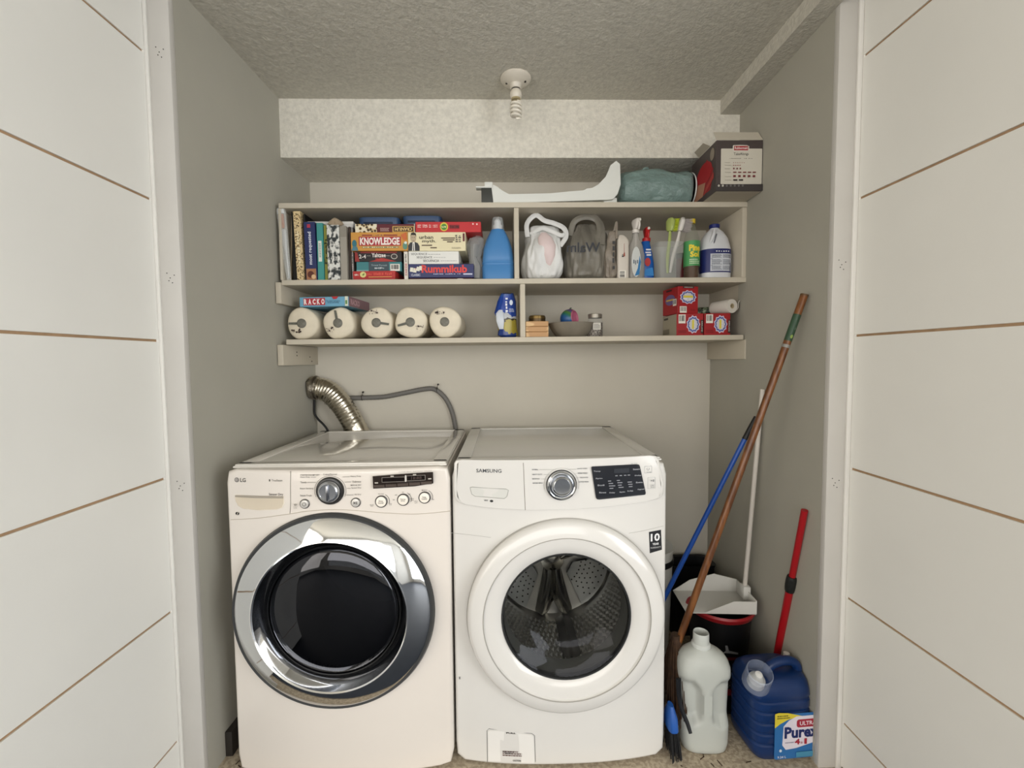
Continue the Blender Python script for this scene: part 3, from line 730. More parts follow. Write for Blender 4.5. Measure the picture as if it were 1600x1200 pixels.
B.poly([(fu(x), fv(y)) for x, y in ((763, 1196), (763, 1148), (766, 1145.5), (831, 1149.5), (835, 1152.5), (836, 1193), (836, 1196))], 'E6E4DF', 'filter_flap', rough=.2)
seam(fl, wa, 'flap_seam', .0009, B, M('6E6E6C'), 1)
FT(B, 'PULL', 792, 1146.6, 807, 1149, '2A2A2A', bold=.03); B.print_lines(fu(786), fv(1186), fu(816), fv(1176.5), 3, '5A3B38', 3)
FT(B, 'Please check the\ndrain filter', 786, 1177.5, 804, 1182, '2F2F2F', bold=.02); FT(B, 'CAUTION', 802, 1191, 814.5, 1193.5, '2F2F2F', bold=.03)
B.ell(fu(719), fv(1065), 1/360, 2.2/400, '6A6A68', 'chip_mark')
# ------------------------------------------------------------------ generic makers for shelf goods
UX, UZ = (1, 0, 0), (0, 0, 1)
def px_box(x0, y0, x1, y1, Y):
    a = at(x0, y1, Y); b = at(x1, y0, Y); return a.x, b.x, a.z, b.z
def carton(name, label, cat, x0, x1, z0, z1, y0, dep, col, rz=0, group=None, lid=None, rough=.45, matl=None):
    """box standing with its lower front left corner at x0,y0,z0. Returns thing, front Face, right Face, left Face"""
    w_, h_ = x1-x0, z1-z0
    t = thing(name, label, cat, ((x0+x1)/2, y0, z0), (0, 0, rz), group)
    MB().box(-w_/2, w_/2, 0, dep, 0, h_, .0012, 1).build('box_body', matl or M(col, rough), t)
    if lid:
        MB().box(-w_/2-.0012, w_/2+.0012, -.0012, dep+.0012, h_*lid[1], h_, .001, 1).build('lid', M(lid[0], rough), t)
    f = Face(t, (-w_/2, -.0014 if lid else 0, 0), UX, UZ, w_, h_); r = Face(t, (w_/2, 0, 0), (0, 1, 0), UZ, dep, h_); l = Face(t, (-w_/2, dep, 0), (0, -1, 0), UZ, dep, h_)
    return t, f, r, l
def book(name, label, x0, x1, zt, y0, col, dep=.2, tilt=0, k=2, group=None, mat=None, cat='book', pages='D8CFB8', z0=None):
    z0 = sz(k, x0) if z0 is None else z0
    w_, h_ = x1-x0, zt-z0
    t = thing(name, label, cat, (x0, y0, z0+.0003), (0, tilt, 0), group); cm = mat or M(col, .5)
    mb = MB(); mb.box(0, w_, 0, .003, 0, h_, .0008, 1); mb.box(0, .002, .003, dep, 0, h_); mb.box(w_-.002, w_, .003, dep, 0, h_)
    mb.build('cover', cm, t)
    if w_ > .006: MB().box(.0022, w_-.0022, .0035, dep-.004, .003, h_-.004).build('pages', M(pages, .9, stretch=(400, 1, 1), var=.1, vscale=3), t)
    return t, Face(t, (0, 0, 0), UX, UZ, w_, h_)
Yb = 1.885
# ------------------------------------------------------------------ books, upper left compartment
X = lambda px, Y=Yb, py=400: at(px, py, Y).x
Zp = lambda py, Y=Yb, px=600: at(px, py, Y).z
xs_l = XA+.006
t, f = book('file_folder', 'thin tan file folder leaning at the far end against the side panel', xs_l+.004, xs_l+.009, Zp(331, px=440), Yb+.03, 'B7A488', tilt=math.radians(3), cat='folder')
p0 = at(450, 436, Yb-.005)
t = thing('barbecue_lighter', 'silver and orange lighter in a clear plastic sleeve beside the tan folder', 'lighter', (X(450.5, Yb-.012), Yb-.012, sz(2, -.9)+.0005), (0, math.radians(-4.5), 0))
hh = Zp(326, px=445)-sz(2, -.9)
MB().loft([(0, 0, 0, .009, .004, 3), (-.001, 0, hh*.5, .016, .006, 3), (-.001, 0, hh*.95, .019, .007, 3), (-.001, 0, hh, .015, .004, 3)], 20).build('clear_sleeve', M('E8ECEA', .15, alpha=.28), t)
MB().loft([(0, 0, .01, .003, .002, 2), (0, 0, hh*.4, .006, .003, 2), (0, 0, hh*.62, .010, .004, 2), (0, 0, hh*.70, .010, .004, 2)], 16).build('barrel', M('C9CACC', .3, .5), t)
MB().loft([(-.002, 0, hh*.72, .006, .004, 2), (-.002, 0, hh*.76, .009, .004, 2), (-.003, 0, hh*.78, .010, .005, 3), (-.003, 0, hh*.91, .011, .005, 3)], 16).build('grip', M('A8632F', .4), t)
MB().loft([(-.002, 0, hh*.92, .014, .005, 3), (-.002, 0, hh*.985, .014, .005, 3)], 16).build('cap', M('D9DADA', .4), t)
book('book', 'black spined book between the clear sleeve and the leopard print book', X(455.5), X(462.5), Zp(330, px=458), Yb+.01, '14110E')
leo = pattern('mat_leopard', 'voronoi', '2A2018', 'B79A6B', 150, .32, .6, 'D8C294')
t, f = book('book', 'leopard print spined book standing between two black books', X(464.6), X(475.5), Zp(331, px=466), Yb-.008, 'B79A6B', tilt=math.radians(-1.8), mat=leo)
f.txt('LIVING COLOR', .25, .25, .75, .72, 'E8DBB8', turn=1, bold=.01)
book('book', 'narrow black book squeezed beside the navy cookbook', X(475.6), X(477.6), Zp(334, px=476), Yb+.004, '100F0E')
t, f = book('book', 'navy cookbook whose spine reads most requested', X(479), X(496), Zp(348, px=487), Yb-.01, '232E5C', tilt=math.radians(-1))
f.txt('most requested', .32, .27, .72, .83, 'D9DDE6', turn=1, bold=.02); f.rect(.05, .01, .95, .2, 'A2714F', 'photo'); f.ell(.45, .1, .3, .06, '5E2E22', 'photo'); f.ell(.7, .06, .2, .04, 'D8B58A', 'photo')
f.many([(.32, .90, .62, .915), (.32, .92, .62, .935), (.32, .94, .62, .955)], 'C23B4A', 'logo')
t, f = book('binder', 'turquoise binder with a white spine label', X(496.7), X(506.4), Zp(349, px=500), Yb-.006, '3E8F8A', cat='binder')
f.rect(.2, .33, .75, .69, 'D9DDD2', 'spine_label', r=.001); f.print_lines(.35, .4, .6, .65, 9, '4A5A58', 4)
t, f = book('book', 'olive green book between the turquoise binder and the floral box', X(507), X(511.6), Zp(352, px=509), Yb, '8A8A3A')
f.txt('Fresh', .1, .3, .9, .75, '2B2C14', turn=1, bold=.03)
flo = pattern('mat_floral', 'noise', '20282A', 'DEDDD6', 55, .5, .5, 'C9CDC8', stretch=(1, 1, .8))
t, f = book('book', 'thick black and white floral patterned book', X(513), X(532), Zp(352.5, px=522), Yb-.01, 'DDDDD6', mat=flo)
t, f = book('book', 'plain grey spined book right of the floral book', X(532.6), X(543), Zp(354, px=537), Yb-.006, '9B958A')
f.rect(0, .8, 1, 1, '8A8479', 'band')
book('book', 'slim dark brown book right of the plain grey book', X(543.8), X(546.9), Zp(353, px=545), Yb+.012, '3A2A22')
t, f = book('book', 'grey paperback with small spine lettering beside the red game box', X(547.6), X(551.0), Zp(354, px=550), Yb+.012, '77736E')
f.txt('THE GAME OF LIFE AND LUCK', .2, .05, .8, .6, 'C9B8B4', turn=1)
zt_b = max(Zp(352.5, px=522), Zp(354, px=537))
# flat white box lying on the books and a crumpled paper
zf = 0
t, f, r, l = carton('gift_box', 'flat white box lying across the tops of the books', 'box', X(480, 1.915), X(553, 1.915), zt_b+.0005, zt_b+.026, 1.915, .16, 'C9C7C2', lid=('D4D2CC', .5))
t = thing('crumpled_paper', 'crumpled brown paper lying on top of the floral book', 'paper', (X(525), 1.897, zt_b+.0))
MB().loft([(0, -.001, 0.002, .028, .010, 2), (-.002, 0, .008, .036, .016, 2), (.0, 0, .018, .026, .014, 2), (-.002, 0, .028, .014, .01, 2), (-.002, 0, .034, .005, .004, 2)], 26, amp=.008, nsc=60, seed=3).build('paper_ball', M('A08F78', .8, bump=(60, .5, .004)), t, smooth=20)
# ------------------------------------------------------------------ board games, left stack
zz = sz(2, X(590))+.0005
def nxt(h): 
    global zz
    a = zz; zz += h; return a, a+h-.0006
GAMES = 'board games stacked in the upper left compartment'
gz = [Zp(y, Yb, 590) for y in (434.6, 421, 406, 390, 361, 346)]
def lay(i): return gz[i], gz[i+1]
a, b_ = nxt(gz[1]-gz[0]+.001)
t, f, r, l = carton('board_game', 'red boxed game with a yellow apple emblem, lowest of the left stack', 'board game', X(552), X(618), a, b_, Yb-.012, .2, 'A12A28', group=GAMES, lid=('B02E2C', .25), rz=math.radians(-3))
f.ell(.24, .6, .075, .33, 'D8CF8A', 'emblem'); f.poly([(.235, .45), (.275, .6), (.27, .78), (.22, .62)], '6B8A3C'); f.txt('FAMILY', .03, .45, .13, .75, 'E8DDD0', bold=.02); f.txt('Hot Potato Game', .34, .45, .93, .85, 'D9584A', bold=.01); f.rect(.37, .28, .93, .34, 'E0B060')
r.rect(.05, .1, .95, .9, '6B5A40', 'print')
a, b_ = nxt(gz[2]-gz[1])
t, f, r, l = carton('board_game', 'teal boxed game with a barcode, on the red apple game', 'board game', X(557), X(627.5), a, b_, Yb-.004, .2, '3B7C80', group=GAMES)
f.rect(.27, 0, .72, 1, '3A4A52'); f.txt('Trivial Pursuit', .33, .55, .68, .72, 'A9B8BC'); f.txt('Twenties', .4, .22, .62, .44, 'D4DADC', bold=.02); f.rect(0, 0, .27, .12, '7FA6A4'); f.barcode(.75, .02, .96, .75)
a, b_ = nxt(gz[3]-gz[2])
t, f, r, l = carton('board_game', 'black and red game box between the teal box and the yellow orange box', 'board game', X(555), X(628), a, b_, Yb-.004, .2, '1F1A1C', group=GAMES)
f.poly([(0, 0), (.1, 0), (.05, .9), (0, 1)], '8E2A26'); f.poly([(.3, 0), (.9, 0), (.6, .35)], 'A8342E'); f.rect(.12, .83, .9, .99, '7A2320'); f.txt('Yahtzee', .36, .42, .66, .85, 'ECE6E0', bold=.02); f.txt('TURBO', .44, .18, .59, .36, 'C9443C', bold=.02)
f.ell(.84, .5, .07, .27, 'B9B2A8', 'emblem'); f.ell(.84, .5, .055, .2, '3A3634', 'emblem'); f.txt('2-4', .09, .3, .24, .7, 'D8D2CC', bold=.02); f.print_lines(.26, .5, .35, .62, 1, '9A9490', 2); f.print_lines(.67, .5, .77, .62, 1, '9A9490', 3)
a, b_ = nxt(gz[4]-gz[3])
t, f, r, l = carton('board_game', 'yellow orange game box with tall white letters on a red band', 'board game', X(550.5), X(638.5), a, b_, Yb-.014, .2, 'CB9240', group=GAMES, rough=.4)
f.rect(.14, .27, .88, .76, 'A82F3A', 'print'); f.txt('KNOWLEDGE', .16, .31, .86, .72, 'F0E4DC', bold=.04); f.rect(.2, .8, .38, .87, '8E3A34'); f.rect(.58, .8, .82, .87, '8E3A34'); f.txt('A GAME OF', .4, .79, .56, .88, '7A3A5C', bold=.02)
f.rect(.2, .15, .84, .22, '7A8A6A'); f.txt('THE SEARCH FOR FACTS AND FUN', .21, .155, .83, .215, 'EFE0B0', bold=.01); f.ell(.065, .38, .04, .2, '2F6F7C', 'portrait'); f.poly([(.01, 0), (.13, 0), (.11, .22), (.04, .25)], '4C7A88', 'portrait')
f.ell(.955, .25, .04, .2, '5A8A78', 'emblem'); f.ell(.965, .42, .025, .07, 'D8E4E0', 'emblem'); f.poly([(.88, .85), (.98, .98), (.99, .6), (.93, .55)], 'C96A38')
a, b_ = nxt(gz[5]-gz[4])
t, f, r, l = carton('board_game', 'maroon boxed game with a gold name plate, topmost of the left stack', 'board game', X(555.5), X(649), a, b_, Yb+.006, .2, '5E1E28', group=GAMES)
f.rect(0, 0, .36, 1, 'A98B5A', mat=pattern('mat_gold_faces', 'voronoi', '3A2A1E', 'C9B07A', 70, .35, .5, 'E4DCC4')); f.rect(.62, .12, .99, .78, 'C9A15A', 'name_plate', r=.003); f.rect(.64, .2, .97, .7, '3A2016', 'name_plate'); f.txt('CRANIUM', .66, .27, .95, .63, 'E0C080', bold=.03, turn=2)
f.print_lines(.42, .2, .58, .6, 3, 'C9A8A0', 6)
ztopL = b_
f.rect(.985, .0, .999, 1, 'D8D0C0')
# white upright spine between the two stacks
t, f, r, l = carton('board_game', 'narrow white game box standing on end between the two stacks', 'board game', X(631.5), X(637.6), sz(2, X(634))+.0005, Zp(393.5, Yb, 634), Yb-.008, .19, 'D9D5CA', group=GAMES)
f.txt('SPOONS', .2, .62, .8, .9, '2A2A2A', turn=-1, bold=.02); f.txt('SEQUENCE', .2, .15, .8, .58, 'B0484A', turn=-1, bold=.02)
# right stack
zz = sz(2, X(690))+.0005
rz_ = [Zp(y, Yb, 690) for y in (436, 413, 393, 363.5, 347)]
a, b_ = nxt(.008)
t, f, r, l = carton('board_game', 'flat dark maroon box under the dark blue one, lowest of the right stack', 'board game', X(640), X(738.5), a, b_, Yb-.004, .2, '4A1E24', group=GAMES); f.ell(.8, .5, .05, .3, 'C9C2B8')
a, b_ = nxt(rz_[1]-zz)
t, f, r, l = carton('board_game', 'dark blue game box with red lettering and printed number tiles', 'board game', X(638.6), X(740), a, b_, Yb-.01, .2, '252C5E', group=GAMES, rough=.35)
f.txt('Rummikub', .2, .35, .9, .93, 'D8433C', bold=.035); f.txt('CLASSIC', .04, .12, .18, .28, 'D8DCE6', bold=.01); f.txt('BRINGS PEOPLE TOGETHER', .38, .22, .8, .31, 'B8BEDA', bold=.0); f.rect(.84, .2, .98, .3, 'C9CCE0', r=.001)
for x_, y_, s_ in ((.04, .55, .05), (.09, .5, .05), (.14, .6, .05), (.18, .66, .04)): f.poly([(x_-.02, y_-.1), (x_+s_*.6, y_-.14), (x_+s_*.7, y_+.18), (x_-.01, y_+.2)], 'E4E0D0', 'tile_print'); 
f.txt('7', .1, .55, .12, .7, 'B03030', bold=.02)
a, b_ = nxt(rz_[2]-zz)
t, f, r, l = carton('board_game', 'white game box with three stepped lines of thin black lettering', 'board game', X(639), X(717), a, b_, Yb-.008, .2, 'E2E2DC', group=GAMES)
f.txt('SEQUENCE', .05, .68, .37, .86, '2A2B2E', bold=.0); f.txt('SEQUENCE', .16, .42, .47, .6, '2A2B2E', bold=.0); f.txt('SECUENCIA', .29, .15, .61, .34, '2A2B2E', bold=.0)
f.print_lines(.39, .72, .68, .79, 1, '9A9A9A', 2); f.print_lines(.5, .48, .8, .54, 1, '9A9A9A', 5); f.print_lines(.64, .2, .97, .27, 1, '9A9A9A', 9)
a, b_ = nxt(rz_[3]-zz)
t, f, r, l = carton('board_game', 'cream game box with a man in a dark suit printed on its end', 'board game', X(638.6), X(728), a, b_, Yb-.01, .2, 'E3D9B4', group=GAMES)
f.poly([(.005, .01), (.2, .01), (.2, .25), (.17, .42), (.11, .5), (.04, .45), (.005, .3)], '33353A', 'portrait'); f.poly([(.07, .01), (.12, .01), (.115, .48), (.08, .45)], 'E8E6E0', 'portrait'); f.poly([(.088, .01), (.104, .01), (.1, .4), (.09, .4)], '1F2024', 'portrait')
f.ell(.095, .68, .05, .22, 'B9A88E', 'portrait'); f.poly([(.045, .75), (.06, .95), (.1, .99), (.14, .93), (.148, .74), (.13, .84), (.06, .85)], '26241F', 'portrait'); f.many([(.07, .7, .085, .73), (.105, .7, .12, .73), (.08, .53, .112, .55)], '3A2F28', 'portrait')
f.txt('urban', .2, .63, .44, .83, '35342F', bold=.005); f.txt('myth.', .25, .4, .49, .6, '35342F', bold=.005); f.many([(.24, .27, .42, .32), (.39, .14, .5, .19), (.58, .65, .82, .7), (.61, .55, .81, .6), (.68, .45, .78, .5)], '4A342C', 'dark_bars')
f.txt('MORE\nMYTH', .82, .45, .93, .85, '6A6458', turn=-1); f.rect(.955, .5, .985, .92, '5E1E28', 'band'); f.print_lines(.76, .1, .92, .2, 2, 'A8A088', 4)
a, b_ = nxt(rz_[4]-zz)
t, f, r, l = carton('board_game', 'bright red boxed game with a green and yellow emblem, topmost of the right stack', 'board game', X(650.6), X(752), a, b_, Yb-.006, .2, 'BE2F33', group=GAMES)
f.txt('THE GAME OF CRAZY COMPARISONS\nA GAME OF HILARIOUS COMPARISONS', .03, .42, .34, .76, 'E8C8C0', bold=.01); f.ell(.435, .52, .062, .42, 'D8C24A', 'emblem'); f.ell(.435, .5, .045, .3, '4E8A3C', 'emblem'); f.txt('APPLES', .4, .4, .47, .62, 'F0E8B0', bold=.04)
f.rect(.52, .33, .67, .7, '7A2226'); f.txt('AGES 12+', .53, .4, .66, .6, '2A1A1A', bold=.03); f.many([(.87, .7, .89, .84), (.93, .68, .95, .82)], 'F0D8D0')
ztopR = b_
# folded blue covers on top of the stacks
for i, (a, b_, zt, hh) in enumerate(((560, 624, ztopL, .040), (629, 690, max(ztopL, ztopR), .040))):
    x0, x1 = X(a, 1.93), X(b_, 1.93)
    t = thing('storage_bin_lid', ('blue plastic bin lid lying on the maroon game box' if i == 0 else 'blue plastic bin lid lying on the red game box'), 'lid', ((x0+x1)/2, 1.99, zt+.0008))
    hw = (x1-x0)/2
    MB().loft([(0, 0, 0, hw*.96, .055, 6), (0, 0, hh*.6, hw, .06, 6), (0, 0, hh, hw, .06, 6), (0, 0, hh, hw*.88, .05, 6), (0, 0, hh*.5, hw*.82, .045, 6)], 40).build('lid_body', M('30496B', .4), t)
    MB().box(-hw*.7, hw*.7, -.061, -.056, hh*.3, hh*.5, .001).build('lid_rib', M('1C2C45', .4), t)
# crumpled clear bag
t = thing('crumpled_bag', 'crumpled clear plastic bag between the game boxes and the blue bottle', 'bag', (X(742.5, 1.93), 1.945, sz(2, X(742))+.003))
hh = Zp(366, 1.93, 742)-sz(2, X(742))
MB().loft([(0, 0, 0, .012, .02, 2), (0, 0, .01, .028, .035, 2), (.004, 0, hh*.3, .034, .04, 2), (-.004, 0, hh*.5, .024, .04, 2), (0, 0, hh*.75, .036, .04, 2), (.006, 0, hh*.9, .03, .03, 2), (.01, 0, hh*.97, .012, .012, 2)], 36, amp=.016, nsc=28, seed=9).build('bag_film', M('C4C5C2', .18, alpha=.42, bump=(45, .8, .01)), t, smooth=25)
# ------------------------------------------------------------------ bottles
def sect(spec, cy=0): return [(cx_, cy, z_, rx_, ry_, p_) for cx_, z_, rx_, ry_, p_ in spec]
# blue detergent bottle
x0, x1, z0, z1 = px_box(753, 339, 803, 437, 1.91)
z0 = sz(2, (x0+x1)/2)+.0006; hw = (x1-x0)/2-.001; h_ = z1-z0
t = thing('fabric_softener_bottle', 'large sky blue plastic bottle with a clear cap beside the divider', 'bottle', ((x0+x1)/2, 1.925, z0))
blue = M('4680B8', .35, var=.02)
MB().loft([(0, 0, 0, hw*.9, .038, 4), (0, 0, .004, hw*.98, .042, 4), (0, 0, h_*.22, hw, .043, 4), (0, 0, h_*.235, hw*.965, .041, 4), (0, 0, h_*.25, hw*.965, .041, 4), (0, 0, h_*.265, hw, .043, 4), (0, 0, h_*.31, hw*.96, .041, 4), (0, 0, h_*.33, hw*.97, .042, 4),
           (0, 0, h_*.5, hw*.9, .04, 3), (0, 0, h_*.65, hw*.72, .034, 2.6), (0, 0, h_*.76, hw*.52, .027, 2.2), (0, 0, h_*.81, hw*.4, .022, 2), (0, 0, h_*.815, hw*.35, .019, 2)], 40).build('bottle_body', blue, t)
MB().lathe([(.0195, h_*.815), (.0195, h_*.88), (.014, h_*.885), (.014, h_*.95), (.006, h_*.985), (.0001, h_*.985)], 24).build('spout', M('DADCDC', .4), t, fix=False)
MB().lathe([(.0275, h_*.81), (.025, h_*.9), (.022, h_*.995), (.018, h_), (.0001, h_)], 28).build('clear_cap', M('D8DEE0', .1, alpha=.3), t, fix=False)
# plastic shopping bags
def shop_bag(label, x0, x1, zt, cy, mat, seed, handles, ry=.075, name='shopping_bag', lean=0):
    cx_ = (x0+x1)/2; z0 = sz(2, cx_)+.004; h_ = zt-z0; hw = (x1-x0)/2
    t = thing(name, label, 'bag', (cx_, cy, z0))
    n_ = 14; rings = []
    for i in range(n_+1):
        q = i/n_; wd_ = hw*(.80+.22*math.sin(math.pi*min(1, q*1.3))) if q < .75 else hw*(.95-.5*(q-.75)/.25*.6)
        rings.append((lean*q, 0, h_*.86*q, wd_*(1-.10*q), ry*(1 if q < .6 else 1-.75*(q-.6)/.4), 2.6))
    rings[0] = (0, 0, 0, hw*.7, ry*.7, 2.6)
    rings = [(c0_, c1_, z_, a_, b2, p_) for c0_, c1_, z_, a_, b2, p_ in rings]
    o = MB().loft(rings, 90, amp=.020, nsc=20, seed=seed, fold=(1.3, 1, .45)).build('bag_body', mat, t, smooth=50, sub=1)
    hm = MB()
    for hp, r_ in handles:
        hm.tube([(a*hw, d, b*h_) for a, b, d in hp], r_, 10, 6, flat=.35)
    hm.build('bag_handle', mat, t, smooth=60)
    return t, hw, h_
wb = M('DEDFDD', .28, alpha=.90, bump=(22, .6, .012), var=.04, vscale=14, stretch=(1, 1, .4))
x0, x1, z0, z1 = px_box(814, 333, 884, 436, 1.92)
t, hw, h_ = shop_bag('full white plastic shopping bag right of the divider', x0+.004, x1, z1, 1.965, wb, 4,
    [([(-.72, .66, -.03), (-.74, .86, -.03), (-.35, .985, -.03), (.05, .90, -.035), (.5, .85, -.04), (.92, .77, -.045), (1.0, .64, -.05), (.72, .50, -.055)], .0105),
     ([(-.6, .70, -.03), (-.1, .77, -.045), (.3, .73, -.05), (.75, .66, -.055), (.95, .68, -.05)], .009)])
MB().loft([(.02, -.050, h_*.2, .014, .012, 2), (.018, -.062, h_*.35, .030, .018, 2), (.012, -.066, h_*.5, .038, .018, 2), (.004, -.062, h_*.62, .030, .016, 2), (0, -.050, h_*.7, .012, .01, 2)], 24).build('pink_content', M('D8C6C4', .4, bump=(30, .5, .006)), t)
gb = M('7D796F', .28, alpha=.88, bump=(22, .6, .012), var=.22, vscale=12, stretch=(1, 1, .5))
x0, x1, z0, z1 = px_box(880, 330, 958, 436, 1.93)
t, hw, h_ = shop_bag('grey plastic shopping bag with mirrored lettering beside the white bag', x0+.006, x1, z1, 1.975, gb, 12,
    [([(-.75, .66, -.03), (-.6, .85, -.03), (-.2, .93, -.03), (.3, .9, -.03), (.45, .78, -.04), (.4, .6, -.05)], .013),
     ([(-.15, .99, -.02), (.2, .96, -.02), (.5, .84, -.03), (.55, .66, -.05), (.5, .5, -.06)], .013)])
fc = Face(t, (-hw*.95, -.079, h_*.38), UX, UZ, hw*1.35, h_*.14); fc.txt('Walm', 0, 0, 1, 1, '2C3038', bold=.01, flip=True)
x0, x1, z0, z1 = px_box(938, 354, 964, 436, 1.945)
t, hw, h_ = shop_bag('small brownish bag with dark lettering between the grey bag and white carton', x0+.006, x1-.003, z1+.01, 1.925, M('8C8377', .4, alpha=.95, bump=(18, 1, .02), var=.15, vscale=18), 21,
    [([(.2, .7, -.01), (.6, .9, -.01), (.8, .99, -.01), (.7, .7, -.02)], .005)], ry=.03, name='produce_bag')
fc = Face(t, (-.002, -.033, h_*.15), UX, UZ, .022, h_*.6); fc.txt('FRESH', .1, 0, .8, .9, '3A3A3A', turn=-1, bold=.0)
# white carton bottle
x0, x1, z0, z1 = px_box(965, 366, 984, 434, 1.9)
z0 = sz(2, x0)+.0006; h_ = z1-z0; hw = (x1-x0)/2
t = thing('slim_bottle', 'plain white slim bottle with a barcode left of the spray bottles', 'bottle', ((x0+x1)/2, 1.925, z0))
MB().loft([(0, 0, 0, hw*.94, .022, 5), (0, 0, .004, hw, .024, 5), (0, 0, h_*.86, hw, .024, 5), (-.003, 0, h_*.95, hw*.8, .02, 3), (-.006, 0, h_, hw*.5, .014, 2.5)], 32).build('bottle_body', M('D0C9BE', .4), t)
fc = Face(t, (-hw, -.0246, 0), UX, UZ, 2*hw, h_); fc.poly([(.5, .5), (.62, .52), (.6, .6), (.56, .6), (.55, .8), (.53, .8), (.53, .6), (.48, .56)], '9A4A38', 'logo'); fc.many([(.35, .5, .5, .53), (.38, .54, .45, .56)], '2A2A2A', 'logo'); fc.barcode(.12, .03, .7, .2, True)
# spray bottles
def trigger(t, h, col, s=1.0, neckr=.012, face=-1):
    m_ = M(col, .35)
    tr = MB().lathe([(neckr*1.25, h), (neckr*1.3, h+.014), (neckr*.8, h+.018), (neckr*.7, h+.024)], 20).build('collar', m_, t, fix=False)
    mb = MB(); mb.loft([(0, 0, h+.018, .009, .012, 3), (0, -.002, h+.035, .011, .022, 3), (0, -.004, h+.05, .012, .028, 3), (0, -.002, h+.058, .009, .024, 3)], 20)
    hd_ = mb.build('trigger_head', m_, t)
    MB().tube([(0, -.022, h+.046), (0, -.03, h+.03), (0, -.024, h+.012)], .0045, 8).build('trigger', m_, hd_)
    MB().lathe([(.0055, -.034), (.0055, -.024)], 12, 'y', (0, 0, h+.05), cap=True).build('nozzle', M('E8E4DA', .4), hd_)
x0, x1, z0, z1 = px_box(983, 337, 1011, 433, 1.9); z0 = sz(2, x0)+.0006; hw = (x1-x0)/2; h_ = z1-z0
t = thing('spray_bottle', 'clear spray bottle with a white trigger', 'spray bottle', ((x0+x1)/2, 1.935, z0), (0, 0, math.radians(15)), 'spray bottles')
MB().loft([(0, 0, 0, hw*.92, .026, 3), (0, 0, .004, hw, .028, 3), (0, 0, h_*.4, hw, .028, 3), (0, 0, h_*.56, hw*.8, .024, 2.5), (0, 0, h_*.68, hw*.4, .015, 2), (0, 0, h_*.76, .011, .011, 2)], 32).build('bottle_body', M('C9C6C0', .12, alpha=.42), t)
MB().loft([(0, 0, .004, hw*.9, .024, 3), (0, 0, h_*.32, hw*.9, .024, 3)], 28).build('liquid', M('A8A49C', .2, alpha=.6), t)
MB().tube([(0, 0, .01), (.001, 0, h_*.4), (0, 0, h_*.78)], .003, 8).build('dip_tube', M('E8E4DC', .4), t)
fc = Face(t, (-hw, -.0295, h_*.03), UX, UZ, hw*2, h_*.5); fc.ell(.3, .5, .3, .48, 'D8DCDA', 'label'); fc.poly([(.2, .05), (.5, .1), (.6, .5), (.52, .7), (.4, .3)], '3A7FB8', 'label'); fc.txt('OXI', .1, .4, .45, .6, '5A6A78', bold=.01)
trigger(t, h_*.76, 'E2DDD6')
x0, x1, z0, z1 = px_box(1006, 343, 1029, 433, 1.92); z0 = sz(2, x0)+.0006; hw = (x1-x0)/2; h_ = z1-z0
t = thing('spray_bottle', 'bright blue spray bottle with a red trigger left of the brush tub', 'spray bottle', ((x0+x1)/2, 1.985, z0), (0, 0, 0), 'spray bottles')
MB().loft([(0, 0, 0, hw*.95, .026, 3), (0, 0, .004, hw*1.03, .028, 3), (0, 0, h_*.3, hw*1.0, .028, 3), (-.002, 0, h_*.5, hw*.85, .024, 2.6), (-.003, 0, h_*.65, hw*.62, .018, 2), (-.003, 0, h_*.70, hw*.6, .014, 2)], 32).build('bottle_body', M('1F5FB4', .25), t)
fc = Face(t, (-hw, -.029, h_*.1), UX, UZ, hw*2, h_*.55); fc.ell(.45, .42, .2, .13, 'C23A3A', 'label'); fc.txt('JET', .25, .6, .75, .85, 'E4E8F0', turn=1, bold=.02); fc.poly([(.1, .0), (.9, .0), (.8, .25), (.3, .2)], '2F86D0', 'label')
trigger(t, h_*.70, 'C42A2A', neckr=.014)
# tub with brushes
x0, x1, z0, z1 = px_box(1027, 377, 1073, 432, 1.895); cxt = (x0+x1)/2; z0 = sz(2, cxt)+.0006; hw = (x1-x0)/2; h_ = z1-z0
t = thing('plastic_tub', 'clear tapered plastic tub holding the dish brushes', 'tub', (cxt, 1.945, z0))
MB().loft([(0, 0, 0, hw*.76, .038, 5), (0, 0, h_, hw*.97, .048, 5), (0, 0, h_+.001, hw*1.01, .05, 5), (0, 0, h_-.003, hw*1.01, .05, 5), (0, 0, h_-.003, hw*.95, .0465, 5), (0, 0, .002, hw*.73, .036, 5)], 44).build('tub_wall', M('D5DAD8', .12, alpha=.14), t)
TB = (cxt, 1.945, z0)
def brush(name, label, px0, py0, px1, py1, col, bris, head, Y0, Y1, n_b):
    a = at(px0, py0, Y0); b_ = at(px1, py1, Y1); t = thing(name, label, 'brush', a)
    d = (b_-a); L = d.length
    MB().tube([(0, 0, 0), d*.3+Vector((-.004, 0, 0)), d*.6, d*.82], lambda q: .0045+.003*math.sin(q*3), 10, 5, flat=.6).build('handle', M(col, .3), t)
    dn = d.normalized(); side_ = Vector((dn.z, 0, -dn.x))
    MB().loft([(0, 0, 0, .012, .009, 3), (0, 0, .01, .018, .011, 3), (0, 0, .045, .021, .011, 3), (0, 0, .056, .012, .008, 3)], 20, m=Matrix.Translation(d*.8) @ dn.to_track_quat('Z', 'Y').to_matrix().to_4x4()).build('head', M(col, .3), t)
    mb = MB(); rnd = random.Random(n_b)
    for i in range(9):
        for j in range(6):
            o_ = d*.8+dn*(.004+i*.0058)+Vector((0, -.012+j*.004, 0))+side_*.010
            e_ = o_+side_*(head+rnd.uniform(-.003, .003))+dn*rnd.uniform(-.002, .004)+Vector((0, (j-2.5)*.0015, 0))
            mb.tube([o_, e_], .0013, 5, 1)
    ob = mb.build('bristles', M(bris, .5), t); ob['kind'] = 'stuff'
